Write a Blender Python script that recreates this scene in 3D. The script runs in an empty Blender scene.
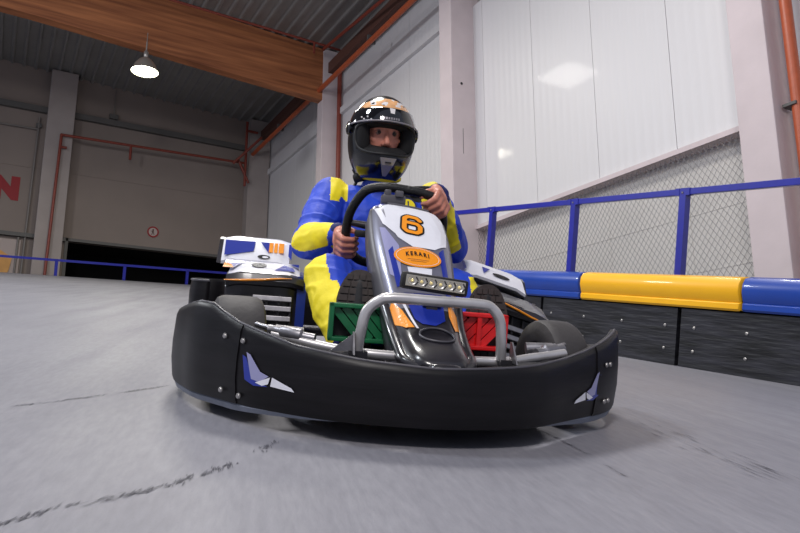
import bpy, bmesh, math, random
from mathutils import Vector, Matrix, noise
random.seed(7)
sc = bpy.context.scene
COL = sc.collection
V = Vector
# ------------------------------------------------------------------ camera and frames
F = 700.0
t_ = math.atan(146 / F)
Yc = V((-415, -146, F)).normalized()
Zc = V((0, math.cos(t_), math.sin(t_)))
Zc = (Zc - Yc * Zc.dot(Yc)).normalized()
Xc = Yc.cross(Zc)
if Xc.x < 0: Xc = -Xc
CM = Matrix((Xc, Yc, Zc))                       # world = CM @ (right, up, forward)
s_ = math.radians(11.0935)
b_ = math.radians(1.3)
RA = V((0, math.cos(s_), math.sin(s_)))         # up the ramp
RT = V((math.cos(b_), 0, math.sin(b_)))
RT = (RT - RA * RT.dot(RA)).normalized()        # across the ramp
RN = RT.cross(RA)
H = 0.36
CAM = RN * H
def ramp_m():
    m = Matrix((RT, RA, RN)).transposed().to_4x4()
    return m
RM = ramp_m()
cd = bpy.data.cameras.new('camera'); cam = bpy.data.objects.new('camera', cd); COL.objects.link(cam)
cr = CM @ V((1, 0, 0)); cu = CM @ V((0, 1, 0)); cf = CM @ V((0, 0, 1))
cu = cr.cross(cf) * (1 if cr.cross(cf).dot(cu) > 0 else -1)
cam.matrix_world = Matrix.Translation(CAM) @ Matrix((cr, cu, -cf)).transposed().to_4x4()
cd.sensor_width = 36; cd.lens = F / 800 * 36; cd.clip_start = 0.02; cd.clip_end = 200
sc.camera = cam
# kart frame: x forward (towards the camera), y to the picture's right, z up off the ramp
KY = V((0.93329772, -0.35910357, 0)); KX = V((-0.35910357, -0.93329772, 0))
KO = V((0.98852268, 1.74558604, 0)) + KY * 0.035
KM = RM @ Matrix.Translation(KO) @ Matrix((KX, KY, V((0, 0, 1)))).transposed().to_4x4()

# ------------------------------------------------------------------ materials
def rgb(r, g, b):
    f = lambda c: ((c / 255 + .055) / 1.055) ** 2.4 if c > 10 else c / 255 / 12.92
    return (f(r), f(g), f(b), 1)
def mat(name, col, rough=.5, metal=0, noise_amt=0, nscale=20, bump=0, bscale=80, coat=0, emis=None, estr=0, spec=.5, stretch=None, trans=0, alpha=1):
    m = bpy.data.materials.new(name); m.use_nodes = True
    nt = m.node_tree; b = nt.nodes['Principled BSDF']
    b.inputs['Base Color'].default_value = col
    b.inputs['Roughness'].default_value = rough
    b.inputs['Metallic'].default_value = metal
    b.inputs['Coat Weight'].default_value = coat
    b.inputs['Coat Roughness'].default_value = .06
    b.inputs['Specular IOR Level'].default_value = spec
    b.inputs['Transmission Weight'].default_value = trans
    b.inputs['Alpha'].default_value = alpha
    if emis: b.inputs['Emission Color'].default_value = emis; b.inputs['Emission Strength'].default_value = estr
    tc = nt.nodes.new('ShaderNodeTexCoord'); src = tc.outputs['Object']
    if stretch:
        mp = nt.nodes.new('ShaderNodeMapping'); mp.inputs['Scale'].default_value = stretch
        nt.links.new(src, mp.inputs['Vector']); src = mp.outputs['Vector']
    if noise_amt:
        n = nt.nodes.new('ShaderNodeTexNoise'); n.inputs['Scale'].default_value = nscale; n.inputs['Detail'].default_value = 5
        nt.links.new(src, n.inputs['Vector'])
        mx = nt.nodes.new('ShaderNodeMix'); mx.data_type = 'RGBA'
        mx.inputs[6].default_value = tuple(c * (1 - noise_amt) for c in col[:3]) + (1,)
        mx.inputs[7].default_value = tuple(min(1, c * (1 + noise_amt)) for c in col[:3]) + (1,)
        rp = nt.nodes.new('ShaderNodeMapRange'); rp.inputs[1].default_value = .3; rp.inputs[2].default_value = .7
        nt.links.new(n.outputs['Fac'], rp.inputs[0]); nt.links.new(rp.outputs[0], mx.inputs[0])
        nt.links.new(mx.outputs[2], b.inputs['Base Color'])
    if bump:
        n2 = nt.nodes.new('ShaderNodeTexNoise'); n2.inputs['Scale'].default_value = bscale; n2.inputs['Detail'].default_value = 3
        nt.links.new(src, n2.inputs['Vector'])
        bp = nt.nodes.new('ShaderNodeBump'); bp.inputs['Strength'].default_value = bump; bp.inputs['Distance'].default_value = .01
        nt.links.new(n2.outputs['Fac'], bp.inputs['Height']); nt.links.new(bp.outputs[0], b.inputs['Normal'])
    return m
M = {}
M['black_plastic'] = mat('black_plastic', rgb(17, 15, 18), .42, bump=.08, bscale=9, noise_amt=.4, nscale=5, stretch=(1, 1, 9), spec=.28)
M['rim_highlight'] = mat('rim_highlight', rgb(78, 76, 82), .45, bump=.1)
M['tyre'] = mat('tyre', rgb(58, 55, 56), .62, bump=.15, bscale=50, noise_amt=.2, nscale=8)
M['chrome'] = mat('chrome', rgb(205, 202, 202), .33, .6, noise_amt=.15, nscale=15)
M['steel'] = mat('steel', rgb(150, 148, 152), .38, .8, noise_amt=.25, nscale=30)
M['dark_metal'] = mat('dark_metal', rgb(60, 58, 62), .4, .6)
M['silver_paint'] = mat('silver_paint', rgb(120, 120, 136), .3, .3, coat=.5, noise_amt=.15, nscale=12)
M['dark_gloss'] = mat('dark_gloss', rgb(38, 36, 42), .3, 0, coat=.45, noise_amt=.3, nscale=14)
M['grey_plastic'] = mat('grey_plastic', rgb(88, 86, 92), .4, .1, noise_amt=.2, nscale=20)
M['white_vinyl'] = mat('white_vinyl', rgb(228, 228, 236), .3, coat=.4, noise_amt=.04)
M['blue_vinyl'] = mat('blue_vinyl', rgb(28, 48, 150), .3, coat=.4)
M['lav_vinyl'] = mat('lav_vinyl', rgb(150, 150, 190), .3, coat=.4)
M['orange_vinyl'] = mat('orange_vinyl', rgb(245, 150, 25), .35, coat=.3)
M['black_vinyl'] = mat('black_vinyl', rgb(16, 14, 18), .35)
M['green_plastic'] = mat('green_plastic', rgb(12, 105, 62), .4, coat=.2, noise_amt=.12)
M['red_plastic'] = mat('red_plastic', rgb(225, 22, 26), .4, coat=.2, noise_amt=.08)
M['rubber'] = mat('rubber', rgb(18, 17, 19), .55)
M['grip'] = mat('grip', rgb(14, 14, 16), .5, bump=.3, bscale=150)
M['suit_blue'] = mat('suit_blue', rgb(26, 66, 196), .62, bump=.25, bscale=30, noise_amt=.12, nscale=10)
M['suit_yellow'] = mat('suit_yellow', rgb(244, 224, 28), .62, bump=.25, bscale=30, noise_amt=.06, nscale=10)
M['suit_black'] = mat('suit_black', rgb(14, 14, 20), .7)
M['suit_navy'] = mat('suit_navy', rgb(14, 24, 92), .7)
M['skin'] = mat('skin', rgb(196, 126, 106), .5, noise_amt=.12, nscale=25, bump=.1)
M['lip'] = mat('lip', rgb(150, 78, 72), .5)
M['brow'] = mat('brow', rgb(60, 36, 26), .8)
M['eye_white'] = mat('eye_white', rgb(122, 100, 92), .5)
M['iris'] = mat('iris', rgb(40, 35, 35), .2)
M['helmet_shell'] = mat('helmet_shell', rgb(9, 9, 13), .22, coat=.35)
M['helmet_peach'] = mat('helmet_peach', rgb(232, 176, 124), .25, coat=.6, noise_amt=.2, nscale=40)
M['helmet_white'] = mat('helmet_white', rgb(230, 225, 225), .25, coat=.6)
M['helmet_pad'] = mat('helmet_pad', rgb(13, 12, 15), .9)
M['helmet_grey'] = mat('helmet_grey', rgb(150, 145, 150), .35, .3)
M['visor'] = mat('visor', rgb(12, 12, 18), .08, coat=.9)
M['sole'] = mat('sole', rgb(62, 54, 52), .75, noise_amt=.25, nscale=60)
M['shoe'] = mat('shoe', rgb(26, 26, 30), .6)
M['led'] = mat('led', rgb(215, 205, 185), .12, .85)
M['led_lens'] = mat('led_lens', rgb(235, 215, 150), .1, .3, emis=rgb(255, 235, 170), estr=.25)
M['blue_tank'] = mat('blue_tank', rgb(24, 50, 140), .4, coat=.2)
M['rail_blue'] = mat('rail_blue', rgb(28, 34, 150), .35, coat=.3, noise_amt=.08)
M['pad_blue'] = mat('pad_blue', rgb(8, 62, 160), .35, coat=.25, noise_amt=.08, nscale=5)
M['pad_yellow'] = mat('pad_yellow', rgb(255, 186, 4), .4, coat=.2, noise_amt=.04, nscale=5)
M['board_black'] = mat('board_black', rgb(30, 30, 36), .5, noise_amt=.95, nscale=8, bump=.7, bscale=12, stretch=(1, .4, 3))
M['concrete_col'] = mat('concrete_col', rgb(205, 192, 194), .75, noise_amt=.05, nscale=3, bump=.1, bscale=30)
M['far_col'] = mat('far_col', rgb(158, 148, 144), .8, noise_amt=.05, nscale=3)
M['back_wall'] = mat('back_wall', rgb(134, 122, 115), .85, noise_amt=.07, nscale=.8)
M['wall_low'] = mat('wall_low', rgb(214, 210, 206), .7, noise_amt=.04, nscale=2)
M['girt'] = mat('girt', rgb(88, 86, 84), .6)
M['pipe_red'] = mat('pipe_red', rgb(128, 54, 40), .45, noise_amt=.12)
M['pipe_orange'] = mat('pipe_orange', rgb(176, 84, 50), .42, noise_amt=.08)
M['eave_brown'] = mat('eave_brown', rgb(92, 58, 48), .7)
M['conduit'] = mat('conduit', rgb(120, 114, 110), .5)
M['deck'] = mat('deck', rgb(136, 134, 132), .5, .2, noise_amt=.08, nscale=2)
M['sign_red'] = mat('sign_red', rgb(140, 18, 28), .6)
M['sign_dark'] = mat('sign_dark', rgb(70, 36, 36), .6)
M['sign_white'] = mat('sign_white', rgb(170, 155, 150), .6)
M['poster_ochre'] = mat('poster_ochre', rgb(205, 150, 80), .6, noise_amt=.2, nscale=3)
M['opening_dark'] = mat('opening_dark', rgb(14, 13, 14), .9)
M['wire'] = mat('wire', rgb(118, 116, 118), .6)
M['lamp_alu'] = mat('lamp_alu', rgb(170, 165, 160), .35, .6)
M['lamp_glow'] = mat('lamp_glow', rgb(255, 255, 220), .5, emis=(1, 1, .72, 1), estr=14)
M['hall_floor'] = mat('hall_floor', rgb(110, 108, 110), .6, noise_amt=.1, nscale=1)
M['bolt'] = mat('bolt', rgb(165, 162, 160), .35, .7)
M['strip_pale'] = mat('strip_pale', rgb(120, 126, 140), .5, noise_amt=.15)
M['tyre_mark'] = mat('tyre_mark', rgb(84, 83, 92), .6)

def wood():
    m = mat('glulam_wood', rgb(150, 85, 45), .55); nt = m.node_tree; b = nt.nodes['Principled BSDF']
    tc = nt.nodes.new('ShaderNodeTexCoord'); mp = nt.nodes.new('ShaderNodeMapping'); mp.inputs['Scale'].default_value = (.35, 3, 7)
    n = nt.nodes.new('ShaderNodeTexNoise'); n.inputs['Scale'].default_value = 2.2; n.inputs['Detail'].default_value = 6
    r = nt.nodes.new('ShaderNodeValToRGB'); r.color_ramp.elements[0].position = .3; r.color_ramp.elements[1].position = .72
    r.color_ramp.elements[0].color = rgb(128, 74, 46); r.color_ramp.elements[1].color = rgb(186, 118, 74)
    nt.links.new(tc.outputs['Object'], mp.inputs[0]); nt.links.new(mp.outputs[0], n.inputs['Vector'])
    nt.links.new(n.outputs['Fac'], r.inputs[0]); nt.links.new(r.outputs[0], b.inputs['Base Color'])
    return m
M['wood'] = wood()
def cladding():
    # white profiled sheet: fine vertical micro-ribs along Y and slightly darker joints
    m = mat('cladding', rgb(214, 212, 214), .42, .0, coat=.08); nt = m.node_tree; b = nt.nodes['Principled BSDF']
    tc = nt.nodes.new('ShaderNodeTexCoord'); sx = nt.nodes.new('ShaderNodeSeparateXYZ')
    nt.links.new(tc.outputs['Object'], sx.inputs[0])
    w = nt.nodes.new('ShaderNodeMath'); w.operation = 'MULTIPLY'; w.inputs[1].default_value = 2 * math.pi / .125
    s = nt.nodes.new('ShaderNodeMath'); s.operation = 'SINE'
    nt.links.new(sx.outputs['Y'], w.inputs[0]); nt.links.new(w.outputs[0], s.inputs[0])
    bp = nt.nodes.new('ShaderNodeBump'); bp.inputs['Strength'].default_value = .3; bp.inputs['Distance'].default_value = .003
    nt.links.new(s.outputs[0], bp.inputs['Height']); nt.links.new(bp.outputs[0], b.inputs['Normal'])
    return m
M['cladding'] = cladding()
def track():
    m = mat('track_floor', rgb(150, 150, 156), .42); nt = m.node_tree; b = nt.nodes['Principled BSDF']; L = nt.links.new
    tc = nt.nodes.new('ShaderNodeTexCoord')
    def N(t, **k):
        n = nt.nodes.new('ShaderNode' + t)
        for a, v in k.items(): setattr(n, a, v)
        return n
    def nz(scale, sc3, det=5, rot=0):
        mp = N('Mapping'); mp.vector_type = 'TEXTURE'; mp.inputs['Scale'].default_value = sc3; mp.inputs['Rotation'].default_value = (0, 0, rot)
        n = N('TexNoise'); n.inputs['Scale'].default_value = scale; n.inputs['Detail'].default_value = det
        L(tc.outputs['Object'], mp.inputs[0]); L(mp.outputs[0], n.inputs['Vector']); return n.outputs['Fac']
    big = nz(.5, (1, 1, 1), 3); streak = nz(7, (1, 9, 1), 6, math.radians(-18)); fine = nz(70, (1, 5, 1), 4, math.radians(-18)); grit = nz(260, (1, 1, 1), 2)
    def mixc(fac, a, bb, blend='MIX'):
        x = N('Mix'); x.data_type = 'RGBA'; x.blend_type = blend
        for i, v in ((0, fac), (6, a), (7, bb)):
            if hasattr(v, 'is_linked'): L(v, x.inputs[i])
            else: x.inputs[i].default_value = v
        return x.outputs[2]
    def rng(v, a, b2, c=0, d=1):
        x = N('MapRange'); L(v, x.inputs[0]); x.inputs[1].default_value = a; x.inputs[2].default_value = b2; x.inputs[3].default_value = c; x.inputs[4].default_value = d; return x.outputs[0]
    c = mixc(rng(big, .35, .65), rgb(134, 133, 141), rgb(146, 145, 152))
    c = mixc(rng(streak, .45, .75, 0, .5), c, rgb(112, 111, 120))
    c = mixc(rng(fine, .3, .8, 0, .35), c, rgb(90, 90, 98))
    c = mixc(rng(grit, .62, .75, 0, .25), c, rgb(70, 68, 74))
    L(c, b.inputs['Base Color'])
    L(rng(streak, .3, .7, .46, .56), b.inputs['Roughness'])
    bp = N('Bump'); bp.inputs['Strength'].default_value = .25; bp.inputs['Distance'].default_value = .003
    L(fine, bp.inputs['Height']); L(bp.outputs[0], b.inputs['Normal'])
    return m
M['track'] = track()

# ------------------------------------------------------------------ mesh helpers
class MB:
    def __init__(s): s.bm = bmesh.new()
    def quadface(s, pts, mi=0):
        f = s.bm.faces.new([s.bm.verts.new(p) for p in pts]); f.material_index = mi; return f
    def box(s, c, size, rot=None, bevel=0, mi=0):
        g = bmesh.ops.create_cube(s.bm, size=1); vs = g['verts']
        m = Matrix.Translation(c) @ (rot.to_4x4() if rot else Matrix()) @ Matrix.Diagonal((*size, 1))
        bmesh.ops.transform(s.bm, matrix=m, verts=vs)
        for f in {f for v in vs for f in v.link_faces}: f.material_index = mi
        if bevel:
            es = list({e for v in vs for e in v.link_edges})
            bmesh.ops.bevel(s.bm, geom=es, offset=bevel, segments=2, affect='EDGES', profile=.6)
        return s
    def boxx(s, a, b, **k):
        a, b = V(a), V(b); return s.box((a + b) / 2, [abs(q) for q in (b - a)], **k)
    def rings(s, rings, close=False, cap=True, mi=0, wrap=True):
        bm = s.bm; R = [[bm.verts.new(p) for p in r] for r in rings]; n = len(R[0])
        idx = range(len(R)) if close else range(len(R) - 1)
        for i in idx:
            a, b = R[i], R[(i + 1) % len(R)]
            for j in (range(n) if wrap else range(n - 1)):
                f = bm.faces.new((a[j], a[(j + 1) % n], b[(j + 1) % n], b[j])); f.material_index = mi
        if cap and not close:
            for r in (R[0], R[-1]):
                try: f = bm.faces.new(r); f.material_index = mi
                except Exception: pass
        return s
    def tube(s, pts, r, n=10, close=False, mi=0, smooth=0):
        pts = [V(p) for p in pts]
        if smooth: pts = spline(pts, smooth, close)
        rr = r if isinstance(r, (list, tuple)) else [r] * len(pts)
        if len(rr) != len(pts): rr = [rr[0] + (rr[-1] - rr[0]) * i / (len(pts) - 1) for i in range(len(pts))]
        rings = []; up = None
        for i, p in enumerate(pts):
            if close: d = pts[(i + 1) % len(pts)] - pts[i - 1]
            else: d = pts[min(i + 1, len(pts) - 1)] - pts[max(i - 1, 0)]
            d.normalize()
            if up is None: up = V((0, 0, 1)) if abs(d.z) < .9 else V((1, 0, 0))
            a = (up - d * up.dot(d)).normalized(); up = a; c = d.cross(a)
            rings.append([p + (a * math.cos(q) + c * math.sin(q)) * rr[i] for q in (2 * math.pi * k / n for k in range(n))])
        return s.rings(rings, close=close, mi=mi)
    def lathe(s, prof, n=24, m=None, mi=0, cap=True):
        m = m or Matrix()
        rings = [[m @ V((r * math.cos(q), r * math.sin(q), z)) for q in (2 * math.pi * k / n for k in range(n))] for r, z in prof]
        return s.rings(rings, mi=mi, cap=cap)
    def prism(s, poly, m, h, mi=0):
        a = [m @ V((x, y, 0)) for x, y in poly]; b = [m @ V((x, y, h)) for x, y in poly]
        return s.rings([a, b], mi=mi)
    def sphere(s, c, r, n=16, mi=0):
        r = r if isinstance(r, (tuple, list)) else (r, r, r)
        g = bmesh.ops.create_uvsphere(s.bm, u_segments=n, v_segments=max(6, n * 2 // 3), radius=1)
        bmesh.ops.transform(s.bm, matrix=Matrix.Translation(c) @ Matrix.Diagonal((*r, 1)), verts=g['verts'])
        for f in {f for v in g['verts'] for f in v.link_faces}: f.material_index = mi
        return s
    def capsule(s, a, b, ra, rb, n=14):
        a, b = V(a), V(b); d = b - a; L = d.length
        if L < 1e-6: return s.sphere(a, ra, n)
        d.normalize(); up = V((0, 0, 1)) if abs(d.z) < .9 else V((1, 0, 0))
        u = (up - d * up.dot(d)).normalized(); w = d.cross(u); rings = []
        K = 5
        for i in range(1, K + 1):
            q = math.pi / 2 * i / K; rings.append((a - d * ra * math.cos(q), ra * math.sin(q)))
        for i in range(K, 0, -1):
            q = math.pi / 2 * i / K; rings.append((b + d * rb * math.cos(q), rb * math.sin(q)))
        return s.rings([[c + (u * math.cos(q) + w * math.sin(q)) * r for q in (2 * math.pi * k / n for k in range(n))] for c, r in rings])
    def build(s, name, mats, parent=None, smooth=None, normals=True):
        bm = s.bm
        if normals: bmesh.ops.recalc_face_normals(bm, faces=bm.faces)
        me = bpy.data.meshes.new(name); bm.to_mesh(me); bm.free()
        return link(name, me, mats, parent, smooth)
def link(name, me, mats, parent=None, smooth=None):
    if not isinstance(mats, (list, tuple)): mats = [mats]
    for m in mats: me.materials.append(M[m] if isinstance(m, str) else m)
    o = bpy.data.objects.new(name, me); COL.objects.link(o); o.parent = parent
    if smooth is not None:
        for p in me.polygons: p.use_smooth = True
        if smooth < 179:
            me.set_sharp_from_angle(angle=math.radians(smooth))
    return o
def spline(pts, k=6, close=False):
    out = []; n = len(pts)
    for i in range(n if close else n - 1):
        if close: p0, p1, p2, p3 = pts[i - 1], pts[i], pts[(i + 1) % n], pts[(i + 2) % n]
        else: p0, p1, p2, p3 = pts[max(i - 1, 0)], pts[i], pts[i + 1], pts[min(i + 2, n - 1)]
        for j in range(k):
            t = j / k
            out.append(.5 * ((2 * p1) + (p2 - p0) * t + (2 * p0 - 5 * p1 + 4 * p2 - p3) * t * t + (3 * p1 - p0 - 3 * p2 + p3) * t ** 3))
    if not close: out.append(pts[-1])
    return out
def interp(x, xs, ys):
    if x <= xs[0]: return ys[0]
    for i in range(len(xs) - 1):
        if x <= xs[i + 1]:
            t = (x - xs[i]) / (xs[i + 1] - xs[i]); return ys[i] + (ys[i + 1] - ys[i]) * t
    return ys[-1]
def tag(o, label=None, cat=None, group=None, kind=None):
    if label: o['label'] = label
    if cat: o['category'] = cat
    if group: o['group'] = group
    if kind: o['kind'] = kind
    return o
def thing(name, label, cat, m=None, group=None):
    o = bpy.data.objects.new(name, None); COL.objects.link(o); o.empty_display_size = .1
    if m is not None: o.matrix_world = m
    return tag(o, label, cat, group)
def S(o): return tag(o, kind='structure')
def text_mesh(txt, size, fn, name, m, parent=None, extr=0, bold=0, cuts=0, spacing=1):
    cu_ = bpy.data.curves.new('t', 'FONT'); cu_.body = txt; cu_.size = size; cu_.align_x = 'CENTER'; cu_.align_y = 'CENTER'
    cu_.offset = bold; cu_.resolution_u = 4; cu_.space_character = spacing
    to = bpy.data.objects.new('t', cu_); COL.objects.link(to)
    dg = bpy.context.evaluated_depsgraph_get(); me = bpy.data.meshes.new_from_object(to.evaluated_get(dg))
    bpy.data.objects.remove(to)
    for v in me.vertices: v.co = fn(v.co.x, v.co.y)
    me.name = name
    return link(name, me, m, parent)
def fused(mb, voxel, smooth_it=4):
    """fuse overlapping closed shapes into one continuous surface mesh"""
    me = bpy.data.meshes.new('f'); mb.bm.to_mesh(me); mb.bm.free()
    o = bpy.data.objects.new('f', me); COL.objects.link(o)
    r = o.modifiers.new('r', 'REMESH'); r.mode = 'VOXEL'; r.voxel_size = voxel
    s = o.modifiers.new('s', 'SMOOTH'); s.iterations = smooth_it; s.factor = .5
    dg = bpy.context.evaluated_depsgraph_get(); out = bpy.data.meshes.new_from_object(o.evaluated_get(dg))
    bpy.data.objects.remove(o)
    out.materials.clear()
    return out
# ================================================================== SETTING
WX = 6.05; CX = 5.6; BY = 17.7
def deckz(x): return 8.42 - .045 * x
# --- ramp (banked track surface), its crest platform and the hall floor
def ramped(name, mb, m, smooth=None, kind='structure'):
    o = mb.build(name, m, None, smooth); o.matrix_world = RM
    if kind: tag(o, kind=kind)
    return o
mb = MB(); mb.boxx((-7, -3, -.06), (3.95, 16.12, 0)); ramped('floor', mb, 'track')
mb = MB(); mb.boxx((-9, 15.86, 2.3), (WX + .2, BY + 4, 2.4)); S(mb.build('floor_platform', 'hall_floor'))
mb = MB(); mb.boxx((-9, -4, -.8), (WX + .3, BY + 4, -.7)); S(mb.build('floor_hall', 'hall_floor'))
# --- right wall: lower wall set back, profiled cladding above it
mb = MB(); mb.boxx((WX + .1, -2, -.7), (WX + .3, BY, 8.6))
for z in (.55, 1.15, 1.75, 2.35): mb.boxx((WX + .096, -2, z), (WX + .1, BY, z + .012))
y = 2.3
while y < BY: mb.boxx((WX + .096, y, -.7), (WX + .1, y + .01, 3.0)); y += 1.1
S(mb.build('wall_right', 'wall_low'))
mb = MB()
y = 2.3
while y < BY - .01:                                   # cladding sheets with open joints
    y2 = min(y + 1.1, BY); mb.boxx((WX - .02, y + .0035, 3.06), (WX + .09, y2 - .0035, 6.66)); mb.boxx((WX - .02, y + .0035, 6.80), (WX + .09, y2 - .0035, 8.3)); y = y2
S(mb.build('wall_cladding', 'cladding'))
mb = MB(); mb.boxx((WX - .07, 2.2, 3.0), (WX + .1, BY, 3.055)); S(mb.build('trim_1', 'concrete_col'))
mb = MB(); mb.boxx((WX - .1, 8.4, 6.66), (WX + .1, BY, 6.80)); S(mb.build('trim_2', 'cladding'))
# --- back wall with the dark opening
mb = MB()
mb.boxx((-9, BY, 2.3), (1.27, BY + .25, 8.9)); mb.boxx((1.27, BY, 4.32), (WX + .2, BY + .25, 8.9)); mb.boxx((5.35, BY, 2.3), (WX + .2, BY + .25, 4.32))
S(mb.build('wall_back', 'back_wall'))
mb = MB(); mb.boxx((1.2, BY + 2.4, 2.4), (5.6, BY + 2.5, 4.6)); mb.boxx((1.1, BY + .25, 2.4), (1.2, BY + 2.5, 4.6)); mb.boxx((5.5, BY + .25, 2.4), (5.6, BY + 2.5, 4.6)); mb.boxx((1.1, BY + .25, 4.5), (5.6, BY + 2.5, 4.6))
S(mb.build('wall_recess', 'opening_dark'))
mb = MB(); mb.boxx((1.22, BY - .04, 4.30), (5.4, BY + .02, 4.37)); mb.boxx((1.2, BY - .04, 2.4), (1.27, BY + .02, 4.37)); S(mb.build('door_frame_trim', 'girt'))
# horizontal rails on the back wall
for i, (x0, x1, z0, z1, m) in enumerate([(-9, 6, 7.33, 7.47, 'girt'), (-9, 1.2, 4.27, 4.36, 'girt')]):
    mb = MB(); mb.boxx((x0, BY - .12, z0), (x1, BY, z1)); S(mb.build('trim_%d' % (i + 3), m))
# joint of the concrete elements
mb = MB(); mb.boxx((-9, BY - .012, 5.95), (.6, BY, 5.97)); mb.boxx((1.2, BY - .012, 5.95), (5.4, BY, 5.97)); S(mb.build('trim_5', 'back_wall'))
# pale panel low on the left
mb = MB(); mb.boxx((-2, BY - .03, 2.4), (.3, BY, 4.2)); S(mb.build('trim_6', 'sign_white'))
# --- trapezoid steel deck ceiling
mb = MB(); prof = []; x = -9
while x < WX + .2:
    for dx, dz in ((0, .05), (.16, .05), (.185, 0), (.225, 0)): prof.append((x + dx, deckz(x + dx) + dz))
    x += .25
mb.rings([[V((a, -2, z)) for a, z in prof], [V((a, BY + .25, z)) for a, z in prof]], cap=False, wrap=False)
S(mb.build('ceiling', 'deck', normals=False))

# --- columns of the right wall
def column(name, x0, x1, y0, y1, z0, z1, label, extra='concrete_col'):
    mb = MB(); mb.box(((x0 + x1) / 2, (y0 + y1) / 2, (z0 + z1) / 2), (x1 - x0, y1 - y0, z1 - z0), bevel=.012)
    o = mb.build(name, extra); tag(o, label, 'column'); return o
column('concrete_column', CX, WX + .1, 3.18, 3.52, -.7, deckz(CX), 'wide pale concrete column beyond the yellow pad, cropped by the right side of the photo')
c2 = column('concrete_column', CX, WX + .1, 8.03, 8.36, -.7, deckz(CX), 'pale concrete column standing just right of the driver\'s helmet, with a small dark hole')
mb = MB(); mb.lathe([(.022, 0), (.022, .004)], 12, Matrix.Translation((5.78, 8.03, 5.28)) @ Matrix.Rotation(math.pi / 2, 4, 'X'))
h = mb.build('anchor_hole', 'black_vinyl', c2)
for z, zz in ((4.55, 4.15), (7.2, 6.75)):
    mb = MB(); mb.boxx((5.79, 8.026, zz), (5.796, 8.032, z)); mb.build('hairline_crack', 'girt', c2)
column('concrete_column', CX, WX + .1, 12.93, 13.2, -.7, deckz(CX), 'slim pale concrete column at the left of the helmet carrying the timber beam')
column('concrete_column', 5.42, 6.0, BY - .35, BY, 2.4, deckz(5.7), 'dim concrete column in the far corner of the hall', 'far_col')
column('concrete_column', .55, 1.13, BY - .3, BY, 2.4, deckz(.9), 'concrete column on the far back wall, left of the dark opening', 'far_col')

# --- glulam beam
mb = MB(); r = []
for x in (-9, -6, -3, 0, 1.5, 3, 4.4, 5.2, 5.62):
    zt = deckz(x) - .01; zb = 7.30 - .055 * (x + .5) if x > -.5 else 7.30 - .02 * (x + .5)
    r.append([V((x, 12.94, zb)), V((x, 12.94, zt)), V((x, 13.16, zt)), V((x, 13.16, zb))])
mb.rings(r); tag(mb.build('timber_beam', 'wood'), 'large brown glued laminated timber beam spanning under the metal roof deck', 'beam')
# --- brown eaves beam along the right wall top
mb = MB(); mb.boxx((5.72, 6, 7.62), (5.9, BY, 7.86)); tag(mb.build('eaves_beam', 'eave_brown'), 'dark brown eaves beam running under the roof deck above the orange pipe', 'beam')

# --- pipes
def pipe(name, paths, r, m, label, n=10, brackets=(), parent_cat='pipe', group=None):
    t = thing(name, label, parent_cat, Matrix.Translation(V(paths[0][0])), group); o = V(paths[0][0])
    for p in paths:
        mb = MB(); p = [V(q) - o for q in p]
        for a, b in zip(p, p[1:]): mb.tube([a, b], r, n)
        for q in p[1:-1]: mb.sphere(q, r * 1.02, 10)
        mb.build('pipe_run', m, t, 60)
    for b, sz in brackets:
        mb = MB(); mb.box(V(b) - o, sz, bevel=.004); mb.build('bracket', 'girt', t)
    return t
pipe('orange_pipe', [[(5.52, 5.0, 7.16), (5.52, 17.5, 7.16)]], .052, 'pipe_orange', 'long orange brown pipe running diagonally along the top of the right wall',
     brackets=[((5.56, y, 7.22), (.16, .05, .16)) for y in (8.1, 10.6, 13.05, 15.4)])
pipe('orange_downpipe', [[(5.76, 3.06, -.7), (5.76, 3.06, 7.9)]], .05, 'pipe_orange', 'vertical orange pipe at the right side of the nearest column, cropped by the photo', n=16,
     brackets=[((5.76, 3.10, 2.95), (.13, .12, .03)), ((5.76, 3.10, 5.2), (.13, .12, .03))])
pipe('brown_downpipe', [[(5.95, 12.82, -.7), (5.95, 12.82, 7.9)]], .05, 'pipe_red', 'vertical red brown pipe on the slim column left of the helmet')
pipe('red_sprinkler_pipe', [[(-2, 12.5, 8.12), (5.8, 12.5, 7.98)], [(5.2, 12.5, 7.98), (5.2, 12.5, 7.75)]], .025, 'pipe_red', 'thin red sprinkler pipe running under the roof deck above the timber beam')
pipe('red_wall_pipe', [[(.82, BY - .38, 2.4), (.88, BY - .38, 6.75), (5.35, BY - .38, 6.86)], [(2.43, BY - .38, 6.78), (2.43, BY - .38, 6.42)], [(.88, BY - .38, 6.45), (1.02, BY - .38, 6.45)]], .032, 'pipe_red',
     'red pipe climbing the far column and crossing the back wall with a short drop')
pipe('red_corner_pipework', [[(5.3, BY - .45, 6.2), (5.3, BY - .45, 8.0)], [(4.95, BY - .5, 6.75), (5.6, BY - .8, 7.5)], [(5.1, BY - .45, 6.9), (5.4, BY - .45, 6.3)], [(5.3, BY - .45, 7.75), (5.6, BY - .45, 7.75)]], .035, 'pipe_red',
     'cluster of red pipes with a diagonal brace in the far corner under the roof')
pipe('red_roof_pipe', [[(5.45, 9.2, 7.45), (5.45, 9.2, 8.1)], [(5.2, 9.2, 7.75), (5.9, 9.2, 7.75)], [(5.45, 9.4, 7.6), (5.45, 12.6, 7.95)]], .035, 'pipe_red', 'short red pipes hanging under the roof above the orange pipe')
pipe('grey_conduit', [[(.36, BY - .06, 2.4), (.40, BY - .06, 7.2)], [(.22, BY - .06, 2.4), (.24, BY - .06, 4.25)], [(.4, BY - .06, 6.9), (-1, BY - .06, 6.88)]], .022, 'conduit', 'thin grey conduits on the back wall left of the far column',
     brackets=[((.4, BY - .05, 7.0), (.12, .06, .1)), ((.36, BY - .05, 2.95), (.14, .08, .22))])
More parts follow.
